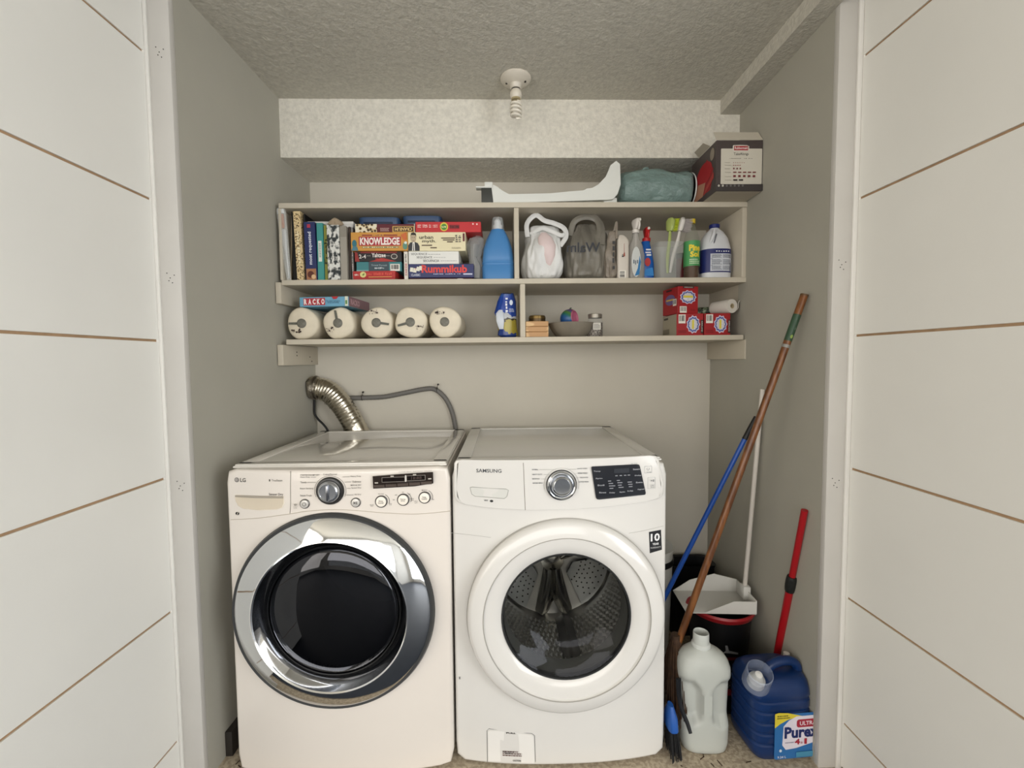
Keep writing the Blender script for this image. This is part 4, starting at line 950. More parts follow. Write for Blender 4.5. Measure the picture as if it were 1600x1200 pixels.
brush('dish_brush', 'lime green dish brush standing in the clear tub', 1043, 427, 1048, 345, 'A9B86A', 'C2D23A', .022, 1.94, 1.95, 1)
brush('dish_brush', 'white dish brush with grey bristles leaning in the clear tub', 1047, 426, 1066, 345, 'D8D4CE', 'B9B2B0', .030, 1.935, 1.93, 2)
t = thing('canister', 'dark red canister standing behind the brush tub', 'canister', (X(1068, 2.03), 2.05, sz(2, .8)+.001))
MB().lathe([(.0001, 0), (.024, 0), (.025, .004), (.025, .11), (.022, .118)], 28, cap=False).build('canister_body', M('7A1F24', .4), t, fix=False)
MB().lathe([(.024, .1175), (.025, .122), (.025, .14), (.0001, .142)], 28).build('lid', M('2A1A1A', .4), t, fix=False)
t = thing('glass_bottle', 'clear empty bottle standing behind the pine cleaner', 'bottle', (X(1103, 2.08, 380), 2.09, sz(2, .85)+.001))
MB().lathe([(.0001, 0), (.028, 0), (.03, .005), (.03, .13), (.02, .155), (.013, .17), (.013, .19), (.0001, .19)], 28).build('bottle_body', M('B8BAB2', .1, alpha=.25), t, fix=False)
# pine cleaner
x0, x1, z0, z1 = px_box(1073.5, 339, 1099, 432, 1.9); cxt = (x0+x1)/2; z0 = sz(2, cxt)+.0006; hw = (x1-x0)/2; h_ = z1-z0
t = thing('pine_cleaner_bottle', 'tall bottle of brown cleaner with a green label and yellow cap', 'bottle', (cxt, 1.935, z0))
MB().lathe([(.0001, 0), (hw*.9, 0), (hw, .005), (hw, h_*.62), (hw*.9, h_*.7), (hw*.55, h_*.84), (hw*.38, h_*.9), (hw*.38, h_*.95)], 36).build('bottle_body', M('9AA08A', .1, alpha=.16), t, fix=False)
MB().lathe([(.0001, .002), (hw*.93, .003), (hw*.93, h_*.28), (.0001, h_*.28)], 32).build('liquid', M('4A2016', .1), t, fix=False)
MB().lathe([(hw*.42, h_*.93), (hw*.42, h_), (.0001, h_)], 24).build('cap', M('D8BC34', .4), t, fix=False)
lab = MB().lathe([(hw+.0006, h_*.22), (hw+.0006, h_*.63)], 40).build('label', M('4E9A5C', .4), t, fix=False)
def wrap(R, y0): return lambda q: Vector((0, -math.sqrt(max(1e-8, R*R-min(q.x*q.x, R*R*.96)))+R, 0))
fc = Face(t, (-hw*.9, -hw-.001, h_*.22), UX, UZ, hw*1.8, h_*.41, wrap(hw+.001, 0))
fc.txt('Pine', .12, .58, .9, .84, 'E8D23A', bold=.05); fc.txt('Sol', .18, .34, .8, .57, 'E8D23A', bold=.05); fc.print_lines(.15, .06, .85, .28, 3, 'CDE0C0', 5)
# bleach jug
x0, x1, z0, z1 = px_box(1103, 344, 1151, 431, 1.89); cxt = (x0+x1)/2; z0 = sz(2, cxt)+.0006; hw = (x1-x0)/2; h_ = z1-z0
t = thing('bleach_jug', 'white jug with a dark blue cap and blue wraparound label, last in the row', 'jug', (cxt, 1.955, z0))
jm = M('D4D6DA', .35)
MB().loft([(0, 0, 0, hw*.9, .048, 3.2), (0, 0, .005, hw, .052, 3.2), (0, 0, h_*.1, hw, .052, 3.2), (0, 0, h_*.54, hw, .052, 3), (0, 0, h_*.6, hw*.98, .051, 2.6), (0, 0, h_*.74, hw*.84, .046, 2.4), (0, 0, h_*.85, hw*.58, .034, 2.2), (0, 0, h_*.92, hw*.3, .018, 2), (0, 0, h_*.94, hw*.28, .016, 2)], 44).build('jug_body', jm, t)
MB().loft([(0, 0, h_*.12, hw+.0008, .0528, 3.2), (0, 0, h_*.53, hw+.0008, .0528, 3.0)], 44, cap=False).build('label', M('232B66', .35), t)
MB().lathe([(hw*.3, h_*.93), (hw*.34, h_*.94), (hw*.34, h_*.99), (hw*.3, h_), (.0001, h_)], 28).build('cap', M('1E2A6E', .4), t, fix=False)
MB().tube([(-hw*.55, -.030, h_*.6), (-hw*.5, -.042, h_*.68), (-hw*.36, -.044, h_*.78), (-hw*.24, -.034, h_*.87)], .0075, 12).build('grip', jm, t)
MB().tube([(-hw*.36, -.046, h_*.62), (-hw*.28, -.0475, h_*.70), (-hw*.16, -.044, h_*.79)], .0028, 8).build('grip_slit_shade', M('6E7076', .6), t)  # dark tube paints the shade in the slit beside the grip
wrapj = lambda q: Vector((0, .0528*(1-(1-min(.97, abs(q.x)/hw)**3.1)**(1/3.1)), 0))
fc = Face(t, (-hw*.60, -.0535, h_*.14), UX, UZ, hw*1.5, h_*.36, wrapj); [fc.rect(q/6, 0, (q+1)/6, .84, 'CFD3DA', 'label_panel') for q in range(6)]; fc.k = 7; fc.print_lines(.04, .62, .48, .8, 4, '5A6070', 1); fc.print_lines(.04, .3, .48, .56, 6, '6A7080', 2); fc.print_lines(.54, .3, .97, .56, 6, '6A7080', 3); fc.print_lines(.54, .62, .97, .8, 4, '5A6070', 4); fc.print_lines(.04, .05, .48, .25, 4, '6A7080', 6); fc.print_lines(.54, .05, .97, .25, 4, '6A7080', 7)
fc.many([(0, .58, 1, .6), (0, .27, 1, .285)], '3A4060', 'rule_lines'); fc.txt('BLEACH', .2, .89, .85, .99, 'E8EAF0', bold=.03)
# ------------------------------------------------------------------ top shelf
z1s = sz(1, 0)
# refrigerator rail
Yr = 1.875
def pp(px, py, Y=Yr): a = at(px, py, Y); return a.x, a.z
t = thing('refrigerator_drawer_rail', 'long white moulded plastic rail with an upswept end lying on the top shelf', 'rail', (at(860, 316, Yr).x, Yr, sz(1, .1)+.0005))
o_ = Vector((at(860, 316, Yr).x, Yr, sz(1, .1)+.0005)); wr = M('DCDED8', .35)
P = [(771, 318), (768, 293), (770, 288), (778, 292), (786, 299), (795, 304), (860, 302), (890, 299), (912, 298), (917, 294), (926, 294), (936, 288), (947, 276), (954, 258), (963, 251), (969, 256), (970, 288), (965, 303), (958, 311), (950, 312), (860, 315)]
P = [(a-o_.x, max(b_, sz(1, a)+.0004)-o_.z) for a, b_ in (pp(*q) for q in P)]
mb = MB(); mb.prism(P, (0, 0, 0), UX, UZ, -.018, 0); bmesh.ops.bevel(mb.bm, geom=mb.bm.edges[:], offset=.0015, segments=2, affect='EDGES'); mb.build('rail_body', wr, t)
# second leg of the frame behind, ribs and end clip
q = at(963, 255, Yr)-o_
MB().box(at(945, 300, Yr).x-o_.x, at(966, 300, Yr).x-o_.x, .018, .15, .002, .03, .003).build('side_arm', wr, t)
for i in range(7):
    x = at(840+i*14, 310, Yr).x-o_.x; MB().box(x, x+.003, .018, .05, .001, .012, .0005, 1).build('rib', wr, t)
a = at(745, 300, Yr)-o_; b_ = at(770, 288, Yr)-o_
zb_ = sz(1, a.x+o_.x)+.0004-o_.z
MB().box(at(752, 300, Yr).x-o_.x, b_.x, .004, .03, zb_, b_.z-.012, .002).build('end_clip', M('3A3C38', .5), t)
MB().box(a.x-.004, b_.x+.002, .0, .034, b_.z-.013, b_.z-.007, .002).build('clip_cover', wr, t)
MB().box(at(757, 290, Yr).x-o_.x, b_.x-.001, .004, .028, b_.z-.008, b_.z+.012, .002).build('clip_tab', wr, t)
# teal bag
t = thing('trash_bag_bundle', 'grey green plastic bag stretched over a white ring on the top shelf', 'bag', (at(1020, 314, 1.98).x, 1.985, sz(1, .6)+.0005))
tb = M('788F8B', .3, bump=(18, 1, .016), var=.10, vscale=8, stretch=(1, 1, 1.6))
xa, xb = at(962, 280, 1.98).x-t.location.x, at(1076, 280, 1.98).x-t.location.x
zc_ = .086
rings = []
for i in range(15):
    q = i/14; x = xa+(xb-xa)*q; rr = .079+.010*math.sin(q*2.4); 
    if i == 0: rr = .055
    rings.append((0, zc_+.008*q*0, x, rr*1.0, rr if zc_-rr > .001 else zc_-.002, 2.3))
MB().loft(rings, 70, amp=.012, nsc=15, seed=5, axis='x', cap=True, fold=(.8, 1, 1.5)).build('bag_film', tb, t, smooth=30, sub=1)
MB().tube([(xb+.003, .079*math.cos(k*math.pi/6), zc_+.074*math.sin(k*math.pi/6)) for k in range(12)], .003, 8, 5, closed=True).build('white_ring', M('D8DAD6', .3), t)
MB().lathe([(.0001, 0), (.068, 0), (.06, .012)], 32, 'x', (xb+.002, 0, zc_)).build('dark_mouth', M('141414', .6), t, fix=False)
MB().tube([(xa+.11, -.02, zc_+.078), (xa+.12, -.024, zc_+.09), (xa+.135, -.02, zc_+.092), (xa+.14, -.015, zc_+.082)], .005, 8).build('bag_tie', tb, t)
t = thing('black_bowl', 'round black bowl shape behind the white ring beside the printed carton', 'bowl', (at(1090, 300, 2.06).x+.0, 2.1, sz(1, .8)+.0005))
MB().lathe([(.0001, 0), (.035, 0), (.055, .02), (.066, .06), (.068, .09), (.064, .09), (.05, .025), (.0001, .01)], 36).build('bowl_body', M('0E0E0F', .4), t, fix=False)
# food container carton
YB = 1.748; xL = at(1119, 260, YB).x; xR = min(at(1195, 260, YB).x, 1.0155); z0 = sz(1, .9)+.0006; zT = at(1150, 219, YB).z
t, f, r, l = carton('food_container_carton', 'dark brown carton of food containers with a red logo overhanging the top shelf', 'carton', xL, xR, z0, zT, YB, .225, '4A413F')
f.rect(.10, .14, .985, .835, 'CDC8BA', 'label_panel', r=.003)
f.poly([(.35, .88), (.36, .90), (.50, .905), (.66, .90), (.70, .88), (.70, .80), (.66, .785), (.5, .78), (.38, .785), (.35, .80)], 'D8D4C8', 'logo'); f.rect(.375, .80, .68, .885, 'A3202A', 'logo'); f.txt('Rubbermaid', .39, .82, .665, .87, 'E8DCD8', bold=.02)
f.txt('TakeAlongs', .37, .69, .69, .755, '2E2A28', bold=.0); f.txt('CONTENTS  40 PIECES  CONTENU', .28, .63, .78, .65, '8A8478')
for i, (y_, n_, w_, h2) in enumerate(((.55, 6, .018, .012), (.495, 4, .022, .018), (.425, 3, .028, .03), (.355, 5, .07, .022), (.27, 5, .055, .04), (.2, 2, .09, .026))):
    f.many([(.36+k*(.045 if i < 2 else .07 if i == 2 else .105 if i < 5 else .12), y_, .36+k*(.045 if i < 2 else .07 if i == 2 else .105 if i < 5 else .12)+w_, y_+h2) for k in range(n_)], ['9A5A58', '9A5A58', '7A3A3C', '7A3A3C', '7A3A3C', '2A1A1A'][i], 'container_icons')
    f.print_lines(.18, y_, .32, y_+.02, 1, 'A39C90', i+3)
f.rect(0, 0, 1, .13, '3F3A39', 'band'); 
for k in range(7): f.ell(.05+k*.085, .1, .022, .022, 'B9B6AC' if k < 2 else '6A6866', 'badge')
l.poly([(.15, .12), (.8, .12), (.9, .5), (.65, .8), (.3, .55), (.12, .3)], '8E1E24', 'photo'); l.ell(.55, .55, .3, .22, 'A52026', 'photo'); l.poly([(.12, .1), (.5, .1), (.6, .35), (.3, .42), (.15, .3)], 'B08068', 'photo'); l.poly([(.55, .1), (.92, .3), (.92, .42), (.6, .22)], 'A83A34', 'photo'); l.ell(.86, .8, .08, .12, '8F8576', 'badge')
h_ = zT-z0; wdt = xR-xL
mb = MB(); mb.prism([(-wdt/2, 0), (wdt/2, 0), (wdt/2-.004, .05), (-wdt/2-.0, .05)], (0, .001, h_+.001), UX, Vector((0, .55, .83)).normalized(), 0, .0015); mb.build('top_flap', M('C9C2B2', .7), t)
mb = MB(); mb.prism([(0, 0), (.10, 0), (.09, .03), (.01, .03)], (-wdt/2, .15, h_+.001), (0, -1, 0), Vector((-.75, 0, .5)).normalized(), 0, .0015); mb.build('side_flap', M('B5AD9C', .7), t)
# bottom is bare card with a centre seam
MB().box(-wdt/2+.002, wdt/2-.002, .002, .223, -.0004, .0, 0).build('bottom_card', M('B9B09E', .7), t)
# ------------------------------------------------------------------ lower shelf, left
paper = M('DCD2BC', .55, bump=(40, .5, .004), var=.05, vscale=30)
roll_specs = [(472, 'paper towel roll nearest the side wall, its grey flap pointing at the wall', 180, 235, 25.2, .0), (528.5, 'second paper towel roll from the side wall, its grey flap pointing up', 100, 220, 25.2, .2), (588.5, 'middle paper towel roll of the row, writing above its core', -8, 110, 25.2, .1), (641.5, 'pear shaped paper towel roll, second from the open space', 195, -35, 25.5, .6), (695, 'paper towel roll nearest the blue sponge bag, with a bare core', None, 115, 25.5, .3)]
for i, (px, lab_, flap, ink, rp, sq) in enumerate(roll_specs):
    R_ = rp*1.89/F*.96; c = at(px, 506.5, 1.885); zc_ = sz(3, c.x)+R_+.0015
    t = thing('paper_towel_roll', lab_, 'paper towel', (c.x, 1.885, zc_-R_), (0, 0, 0), 'wrapped paper towel rolls on the lower shelf')
    n_ = 40; mb = MB(); bm = mb.bm
    def rad(a, yy):
        bumpy = 1+.035*math.cos((3+i % 2)*a+i*1.3+yy*3)-.02*math.cos(2*a+i)
        # flat where it rests
        z = R_*bumpy*math.sin(a)
        x = R_*bumpy*math.cos(a)
        return Vector((x, 0, max(z, -R_+.0005)+R_))
    rows = []
    for yy, s_ in ((-.004, .28), (-.001, .6), (.0, .85), (.004, .965), (.012, 1), (.1, .985), (.2, .99), (.27, .97), (.275, .3)):
        row = []
        for k in range(n_):
            a = 2*math.pi*k/n_; v = rad(a, yy*10); v = Vector((v.x*s_, yy, R_+(v.z-R_)*s_))
            row.append(bm.verts.new(v))
        rows.append(row)
    for a_, b2 in zip(rows, rows[1:]):
        for k in range(n_): bm.faces.new((a_[k], a_[(k+1) % n_], b2[(k+1) % n_], b2[k]))
    bm.faces.new(rows[0][::-1]); bm.faces.new(rows[-1])
    mb.build('wrapped_roll', paper, t, smooth=50)
    MB().lathe([(.0001, 0), (.0175, 0), (.0195, .001), (.0195, .003)], 28, 'y', (0, -.0066, R_)).build('core', M('6A685E', .5, var=.3, vscale=90), t, fix=False)
    F_ = Face(t, (-R_, -.0062, 0), UX, UZ, 2*R_, 2*R_)
    if flap is not None:
        ca, sa = math.cos(math.radians(flap)), math.sin(math.radians(flap))
        F_.poly([(.5+ca*q-sa*wv, .5+sa*q+ca*wv) for q, wv in ((.12, -.035), (.40, -.03), (.41, .035), (.12, .045))], '5A5A50', 'tape_flap')
    ca, sa = math.cos(math.radians(ink)), math.sin(math.radians(ink)); rnd = random.Random(i)
    ctr = (.5+.33*ca, .5+.33*sa)
    F_.many([(ctr[0]-.15+rnd.uniform(0, .26), ctr[1]-.09+rnd.uniform(0, .14), 0, 0) for _ in range(0)] or [(x_, y_, x_+rnd.choice((.012, .05)), y_+rnd.choice((.05, .012))) for x_, y_ in ((ctr[0]-.16+rnd.uniform(0, .3), ctr[1]-.08+rnd.uniform(0, .14)) for _ in range(16))], '4A3A34', 'ink_marks')
# RACKO box
zr_ = sz(3, -.8)+2*25.2*1.89/F*.96+.005
Yk = 1.885
a = at(467, 482, Yk); b_ = at(547, 466.5, Yk)
t, f, r, l = carton('card_game_box', 'light blue card game box lying on the paper towel rolls', 'card game', a.x, b_.x, zr_, zr_+(b_.z-a.z), Yk-.004, .21, '6FA8C4', rz=math.radians(-6))
for k, ch in enumerate('RACKO'):
    x_ = .08+k*.09; f.rect(x_, .14, x_+.085, .88, 'B8343C', 'letter_tile', r=.001); f.txt(ch, x_+.012, .22, x_+.073, .8, 'F0ECE8', bold=.05)
f.txt('The classic card game\nof luck and timing', .55, .28, .83, .62, '2E4A6A', bold=.01); f.poly([(.66, 1), (.8, 1), (.76, .75), (.7, .72)], 'B8343C', 'emblem'); f.rect(.93, 0, .99, 1, 'D8DCC8'); f.rect(.94, .2, .975, .6, '5A8A4A')
r.rect(0, .0, 1, 1, '8A6A70'); r.txt('RACKO', .08, .2, .5, .8, 'C9A0A4', bold=.03)
# sponge bag
c = at(791, 528, 1.93); t = thing('sponge_package', 'crumpled blue and yellow plastic package leaning on the lower divider', 'package', (c.x-.003, 1.96, sz(3, c.x)+.003))
h_ = at(791, 457, 1.93).z-sz(3, c.x)
def pk_mat():
    m_ = bpy.data.materials.new('mat_package'); m_.use_nodes = True; nt = m_.node_tree; b = nt.nodes['Principled BSDF']; b.inputs['Roughness'].default_value = .25
    tc = nt.nodes.new('ShaderNodeTexCoord'); sp = nt.nodes.new('ShaderNodeSeparateXYZ'); nt.links.new(tc.outputs['Object'], sp.inputs[0])
    n = nt.nodes.new('ShaderNodeTexNoise'); n.inputs['Scale'].default_value = 25; nt.links.new(tc.outputs['Object'], n.inputs[0])
    ma = nt.nodes.new('ShaderNodeMath'); ma.operation = 'MULTIPLY_ADD'; ma.inputs[1].default_value = .10; nt.links.new(n.outputs['Fac'], ma.inputs[0]); nt.links.new(sp.outputs['Z'], ma.inputs[2])
    mr = nt.nodes.new('ShaderNodeMapRange'); mr.inputs[2].default_value = h_+.1; mr.inputs[1].default_value = .0; nt.links.new(ma.outputs[0], mr.inputs[0])
    mr.inputs[1].default_value = .05; mr.inputs[2].default_value = h_+.05
    r_ = nt.nodes.new('ShaderNodeValToRGB'); r_.color_ramp.interpolation = 'CONSTANT'; e = r_.color_ramp.elements
    e[0].position = 0; e[0].color = (*hexc('1E3A80'), 1); e[1].position = .14; e[1].color = (*hexc('A89A3A'), 1)
    for p_, c_ in ((.34, '3A3424'), (.40, 'B8BCC0'), (.5, '1F45A0'), (.9, '28509A')): q = e.new(p_); q.color = (*hexc(c_), 1)
    nt.links.new(mr.outputs[0], r_.inputs[0]); nt.links.new(r_.outputs[0], b.inputs['Base Color']); return m_
MB().loft([(.01, 0, 0, .03, .03, 2.5), (.01, 0, .01, .045, .035, 2.5), (.012, 0, h_*.3, .040, .04, 2.5), (.0, 0, h_*.55, .048, .04, 2.5), (.008, 0, h_*.8, .044, .035, 2.5), (.010, 0, h_*.95, .034, .03, 3), (.010, 0, h_*.99, .03, .01, 3)], 44, amp=.010, nsc=24, seed=2).build('package_film', pk_mat(), t, smooth=25)
fc = Face(t, (-.02, -.047, h_*.5), UX, UZ, .06, h_*.42); fc.txt('Scrub', .3, .1, .55, .9, 'E4E8F0', turn=1, bold=.02); fc.ell(.75, .6, .12, .14, 'D0DCEC', 'emblem'); fc.print_lines(.6, .1, .95, .3, 3, 'B8C4DC', 2)
MB().loft([(-.018, -.036, h_*.18, .010, .004, 2.5), (-.022, -.042, h_*.35, .017, .005, 2.5), (-.024, -.042, h_*.52, .016, .005, 2.5), (-.02, -.036, h_*.6, .008, .004, 2.5)], 16).build('white_tag', M('C9D0D8', .3), t)
# ------------------------------------------------------------------ lower shelf, right
x0, x1, z0, z1 = px_box(821.5, 501.5, 857, 527, 1.88); z0 = sz(3, x0)+.0005
t = thing('bamboo_box', 'small bamboo box of stacked wood strips beside the lower divider', 'box', ((x0+x1)/2, 1.88, z0))
bam = pattern('mat_bamboo', 'wave', 'B98E5E', 'D8B483', 3, .5, .5, stretch=(.6, .6, 9))
hw = (x1-x0)/2; n_ = 3
for k in range(n_):
    a = (z1-z0)*k/n_; b_ = (z1-z0)*(k+1)/n_; MB().box(-hw, hw, 0, .095, a+.0006, b_-.0006, .0012, 1).build('wood_strip', bam, t)
t = thing('candle_tin', 'dark brass lidded tin standing on the bamboo box', 'tin', (0, 0, 0)); t.location = (at(840, 500, 1.9).x, 1.925, z1+.0002)
MB().lathe([(.0001, 0), (.036, 0), (.036, .012), (.035, .012)], 36).build('tin_body', M('4A3A22', .3, .6), t, fix=False)
MB().lathe([(.037, .0125), (.037, .018), (.0355, .019), (.0355, .023), (.033, .026), (.0001, .026)], 36).build('tin_lid', M('6A5630', .3, .7), t, fix=False)
c0 = at(895, 527, 1.93)
t = thing('wooden_bowl', 'wide dull brown bowl on the lower shelf', 'bowl', (c0.x, 1.965, sz(3, c0.x)+.0005))
rb = (at(932, 503, 1.95).x-at(858, 503, 1.95).x)/2; hb = at(895, 503, 1.88).z-sz(3, c0.x)
MB().lathe([(.0001, 0), (rb*.55, 0), (rb*.72, hb*.2), (rb*.9, hb*.62), (rb, hb), (rb-.005, hb), (rb*.85, hb*.6), (rb*.5, hb*.12), (.0001, hb*.1)], 48).build('bowl_wall', M('7E776A', .5, var=.1, vscale=20), t, fix=False)
# rainbow ball in the bowl
ball = bpy.data.materials.new('mat_rainbow'); ball.use_nodes = True; nt = ball.node_tree; b = nt.nodes['Principled BSDF']; b.inputs['Roughness'].default_value = .35
tc = nt.nodes.new('ShaderNodeTexCoord'); mp = nt.nodes.new('ShaderNodeMapping'); mp.inputs['Rotation'].default_value = (.3, .9, 0); nt.links.new(tc.outputs['Object'], mp.inputs[0])
sp = nt.nodes.new('ShaderNodeSeparateXYZ'); nt.links.new(mp.outputs[0], sp.inputs[0]); mr = nt.nodes.new('ShaderNodeMapRange'); mr.inputs[1].default_value = -.045; mr.inputs[2].default_value = .045; nt.links.new(sp.outputs['X'], mr.inputs[0])
r_ = nt.nodes.new('ShaderNodeValToRGB'); e = r_.color_ramp.elements; e[0].position = 0; e[0].color = (*hexc('1C3F78'), 1); e[1].position = 1; e[1].color = (*hexc('6E2A48'), 1)
for p_, c_ in ((.3, '20548A'), (.45, '2A6A50'), (.55, '4E7430'), (.68, '4A4A7A'), (.8, '7A3A6A')): q = e.new(p_); q.color = (*hexc(c_), 1)
nt.links.new(mr.outputs[0], r_.inputs[0]); nt.links.new(r_.outputs[0], b.inputs['Base Color'])
c1 = at(890, 498, 1.95)
t = thing('rainbow_ball', 'rainbow striped hollow ball with a pink mouth resting in the brown bowl', 'ball', (c1.x, 1.95, c1.z))
rr = .0415; ax = Vector((.75, -.6, .12)).normalized(); Mq = ax.to_track_quat('Z', 'Y').to_matrix().to_4x4()
mb = MB(); prof = [(rr*math.sin(a), -rr*math.cos(a)) for a in [math.pi*k/14 for k in range(11)]]; prof[0] = (.0003, -rr)
mb.lathe(prof, 36); bmesh.ops.transform(mb.bm, matrix=Mq, verts=mb.bm.verts[:]); mb.build('ball_shell', ball, t, fix=False)
rm = prof[-1]; mb = MB(); mb.lathe([(rm[0], rm[1]), (rm[0]*.9, rm[1]+.002), (rm[0]*.75, rm[1]-.006), (.0003, rm[1]-.012)], 30); bmesh.ops.transform(mb.bm, matrix=Mq, verts=mb.bm.verts[:]); mb.build('ball_mouth', M('B0607A', .5), t, fix=False)
MB().tube([(.0, -.0, rr*.96), (.004, 0, rr+.004), (.008, 0, rr+.003)], .003, 8).build('stem', M('3A4A3A', .5), t)
# jar of beans
c0 = at(933, 526, 1.9); z0 = sz(3, c0.x)+.0005; h_ = at(933, 489, 1.9).z-z0
t = thing('bean_jar', 'small glass jar of dark beans with a pale label beside the bowl', 'jar', (c0.x, 1.925+.02, z0))
R_ = .035
MB().lathe([(.0001, 0), (R_*.9, 0), (R_, .004), (R_, h_*.66), (R_*.85, h_*.78), (R_*.8, h_*.84)], 36).build('jar_glass', M('C9CCC8', .08, alpha=.12), t, fix=False)
MB().lathe([(.0001, .003), (R_*.93, .003), (R_*.93, h_*.62), (.0001, h_*.64)], 32).build('beans', pattern('mat_beans', 'voronoi', '4A342A', '1A120E', 130, .4, .4, '8A8076', bump=1), t, fix=False)
MB().lathe([(R_*.86, h_*.82), (R_*.88, h_*.98), (R_*.8, h_), (.0001, h_)], 32).build('lid', M('8A857A', .3, .5), t, fix=False)
fc = Face(t, (-R_*.45, -R_-.001, h_*.3), UX, UZ, R_*.95, h_*.3); fc.rect(0, 0, 1, 1, 'C9C6BC', 'label'); fc.print_lines(.1, .15, .9, .85, 4, '6A665E', 3)
# red cartons
RED = '9C1B21'; GR = 'red dryer sheet cartons at the end of the lower shelf'
def red_box(label, x0, x1, z0, z1, y0, dep, rz=0, side_col=None, top=False):
    t, f, r, l = carton('detergent_carton', label, 'carton', x0, x1, z0, z1, y0, dep, RED, rz=rz, group=GR)
    cx_, cy_ = (.5, .60) if top else (.62, .5)
    star = lambda s1, s2: [(cx_+(s1 if k % 2 else s2)*math.cos(math.pi*k/11)*(1 if top else .62), cy_+(s1 if k % 2 else s2)*math.sin(math.pi*k/11)*(.62 if top else 1)) for k in range(22)]
    f.poly(star(.36, .42), 'C9C4D8', 'emblem'); f.poly(star(.31, .36), '4A5A9A', 'emblem'); f.poly(star(.24, .28), 'C8C6CC', 'emblem')
    if top:
        f.rect(.26, .58, .74, .66, 'D8C84A', 'emblem'); f.txt('Dryer Sheets', .24, .50, .76, .57, 'E8E8EE', bold=.03); f.rect(.24, .93, .78, .99, '241A1A', 'banner'); f.txt('KIRKLAND', .3, .945, .72, .98, 'C9C0B8', bold=.02); f.barcode(.08, .02, .42, .26); f.print_lines(.62, .08, .85, .16, 2, '7A1418', 4)
    else:
        f.rect(.57, .3, .65, .7, 'D8C84A', 'emblem'); f.txt('Dryer Sheets', .66, .25, .7, .75, 'E8E8EE', turn=-1, bold=.03); f.rect(.9, .1, .99, .7, '241A1A', 'banner'); f.txt('KIRKLAND', .92, .15, .97, .65, 'C9C0B8', turn=-1, bold=.02); f.barcode(.06, .55, .32, .95); f.print_lines(.06, .1, .35, .25, 2, '7A1418', 4)
    return t, f, r, l
zt3 = sz(3, .75)+.0006
x0, x1, _, zA = px_box(1057.5, 489.5, 1099.5, 524, 1.88)
t, f, r, l = red_box('red carton with a pale beige side standing on the shelf below the angled one', x0, x1, zt3, zA, 1.882, .165); l.rect(.02, .02, .98, .98, 'A79F8A', 'side_print'); l.rect(.1, .8, .4, .9, '3A342A', 'band'); l.rect(.05, .1, .5, .35, '77705E', 'side_print')
x2, x3, _, _ = px_box(1100.5, 491, 1142, 524, 1.88)
red_box('red carton under the white paper roll', x2, x3, sz(3, .9)+.0006, zA, 1.882, .165)
x0, x1, z0, z1 = px_box(1058.5, 447, 1093, 489, 1.88)
t, f, r, l = red_box('tall red carton set askew on top of the other two, topmost of the three', x0, x1, zA+.0004, z1, 1.884, .125, rz=math.radians(9), top=True)
l.txt('Dryer Sheets', .2, .5, .8, .6, 'C8C6CC', bold=.02); l.ell(.5, .55, .32, .2, '6A5A8A', 'emblem'); l.rect(.25, .52, .75, .58, 'D0A84A'); l.rect(.25, .88, .6, .94, '241A1A', 'banner'); l.barcode(.7, .3, .92, .55)
# paper roll and green sheet on the boxes
c0 = at(1149, 477, 1.875); R_ = .029
t = thing('shelf_liner_roll', 'white rolled paper with a hollow core lying on the red cartons', 'paper roll', (at(1145, 477, 1.88).x, 1.885, zA+.0008), (0, 0, math.radians(18)))
MB().lathe([(.011, .0), (R_, 0), (R_+.0005, .002), (R_, .10), (.011, .10), (.010, .0)], 40, 'y', (0, 0, R_+.0005)).build('paper_tube', M('D6D1C8', .6), t, fix=False)
MB().lathe([(.011, -.0004), (.0085, -.0004), (.0085, .095)], 24, 'y', (0, 0, R_+.0005)).build('core', M('B8A888', .7), t, fix=False)
MB().tube([(R_*.3, .001, .004), (R_*1.15, .002, R_*.7), (R_*1.25, .003, R_*1.5), (R_*1.5, .003, R_*1.9)], .0015, 6).build('loose_edge', M('D0CBC2', .6), t)
t = thing('gift_wrap_roll', 'green leaf printed wrapping roll lying behind the white paper roll', 'paper roll', (at(1116, 480, 1.96).x, 2.005, zA+.0008), (0, 0, math.radians(62)))
MB().lathe([(.005, -.03), (.02, -.03), (.02, .05), (.005, .05)], 28, 'y', (0, 0, .0205)).build('paper_tube', pattern('mat_leafprint', 'noise', '2A2E24', '8A9A7A', 60, .5, .5, 'C9C6B8'), t, fix=False)
# ------------------------------------------------------------------ ceiling lamp
lx, ly = .062, 1.795
t = thing('ceiling_lamp', 'bare spiral bulb in a white porcelain ceiling socket', 'lamp', (lx, ly, ZC))
por = M('CFC8BA', .3)
MB().lathe([(.0001, 0), (.060, 0), (.060, -.006), (.054, -.014), (.035, -.021), (.024, -.026), (.021, -.040), (.019, -.042), (.0001, -.042)], 40).build('socket_base', por, t, fix=False)
for x, y in ((.036, -.012), (-.036, .0)): MB().lathe([(.0001, -.0225), (.004, -.0225), (.004, -.018)], 10, 'z', (x, y, 0)).build('screw', M('2A241E', .5), t, fix=False)
MB().lathe([(.0165, -.0415), (.0165, -.046)], 24, cap=True).build('thread', M('2E2A26', .5), t)
bb = MB().lathe([(.0001, -.046), (.017, -.046), (.022, -.055), (.024, -.066), (.021, -.074), (.0185, -.078), (.0001, -.078)], 28).build('bulb_base', M('D5CEBE', .35), t, fix=False)
MB().lathe([(.018, -.078), (.018, -.084), (.0001, -.084)], 20).build('bulb_collar', M('A89A74', .4), bb, fix=False)
P = [(.005, 0, -.084)]
for k in range(57):
    a = k/56*2*math.pi*4; r_ = .0175+.003*math.sin(k/56*math.pi); P.append((r_*math.cos(a), r_*math.sin(a), -.090-.058*k/56))
P += [(.008, 0, -.153), (0, 0, -.152)]
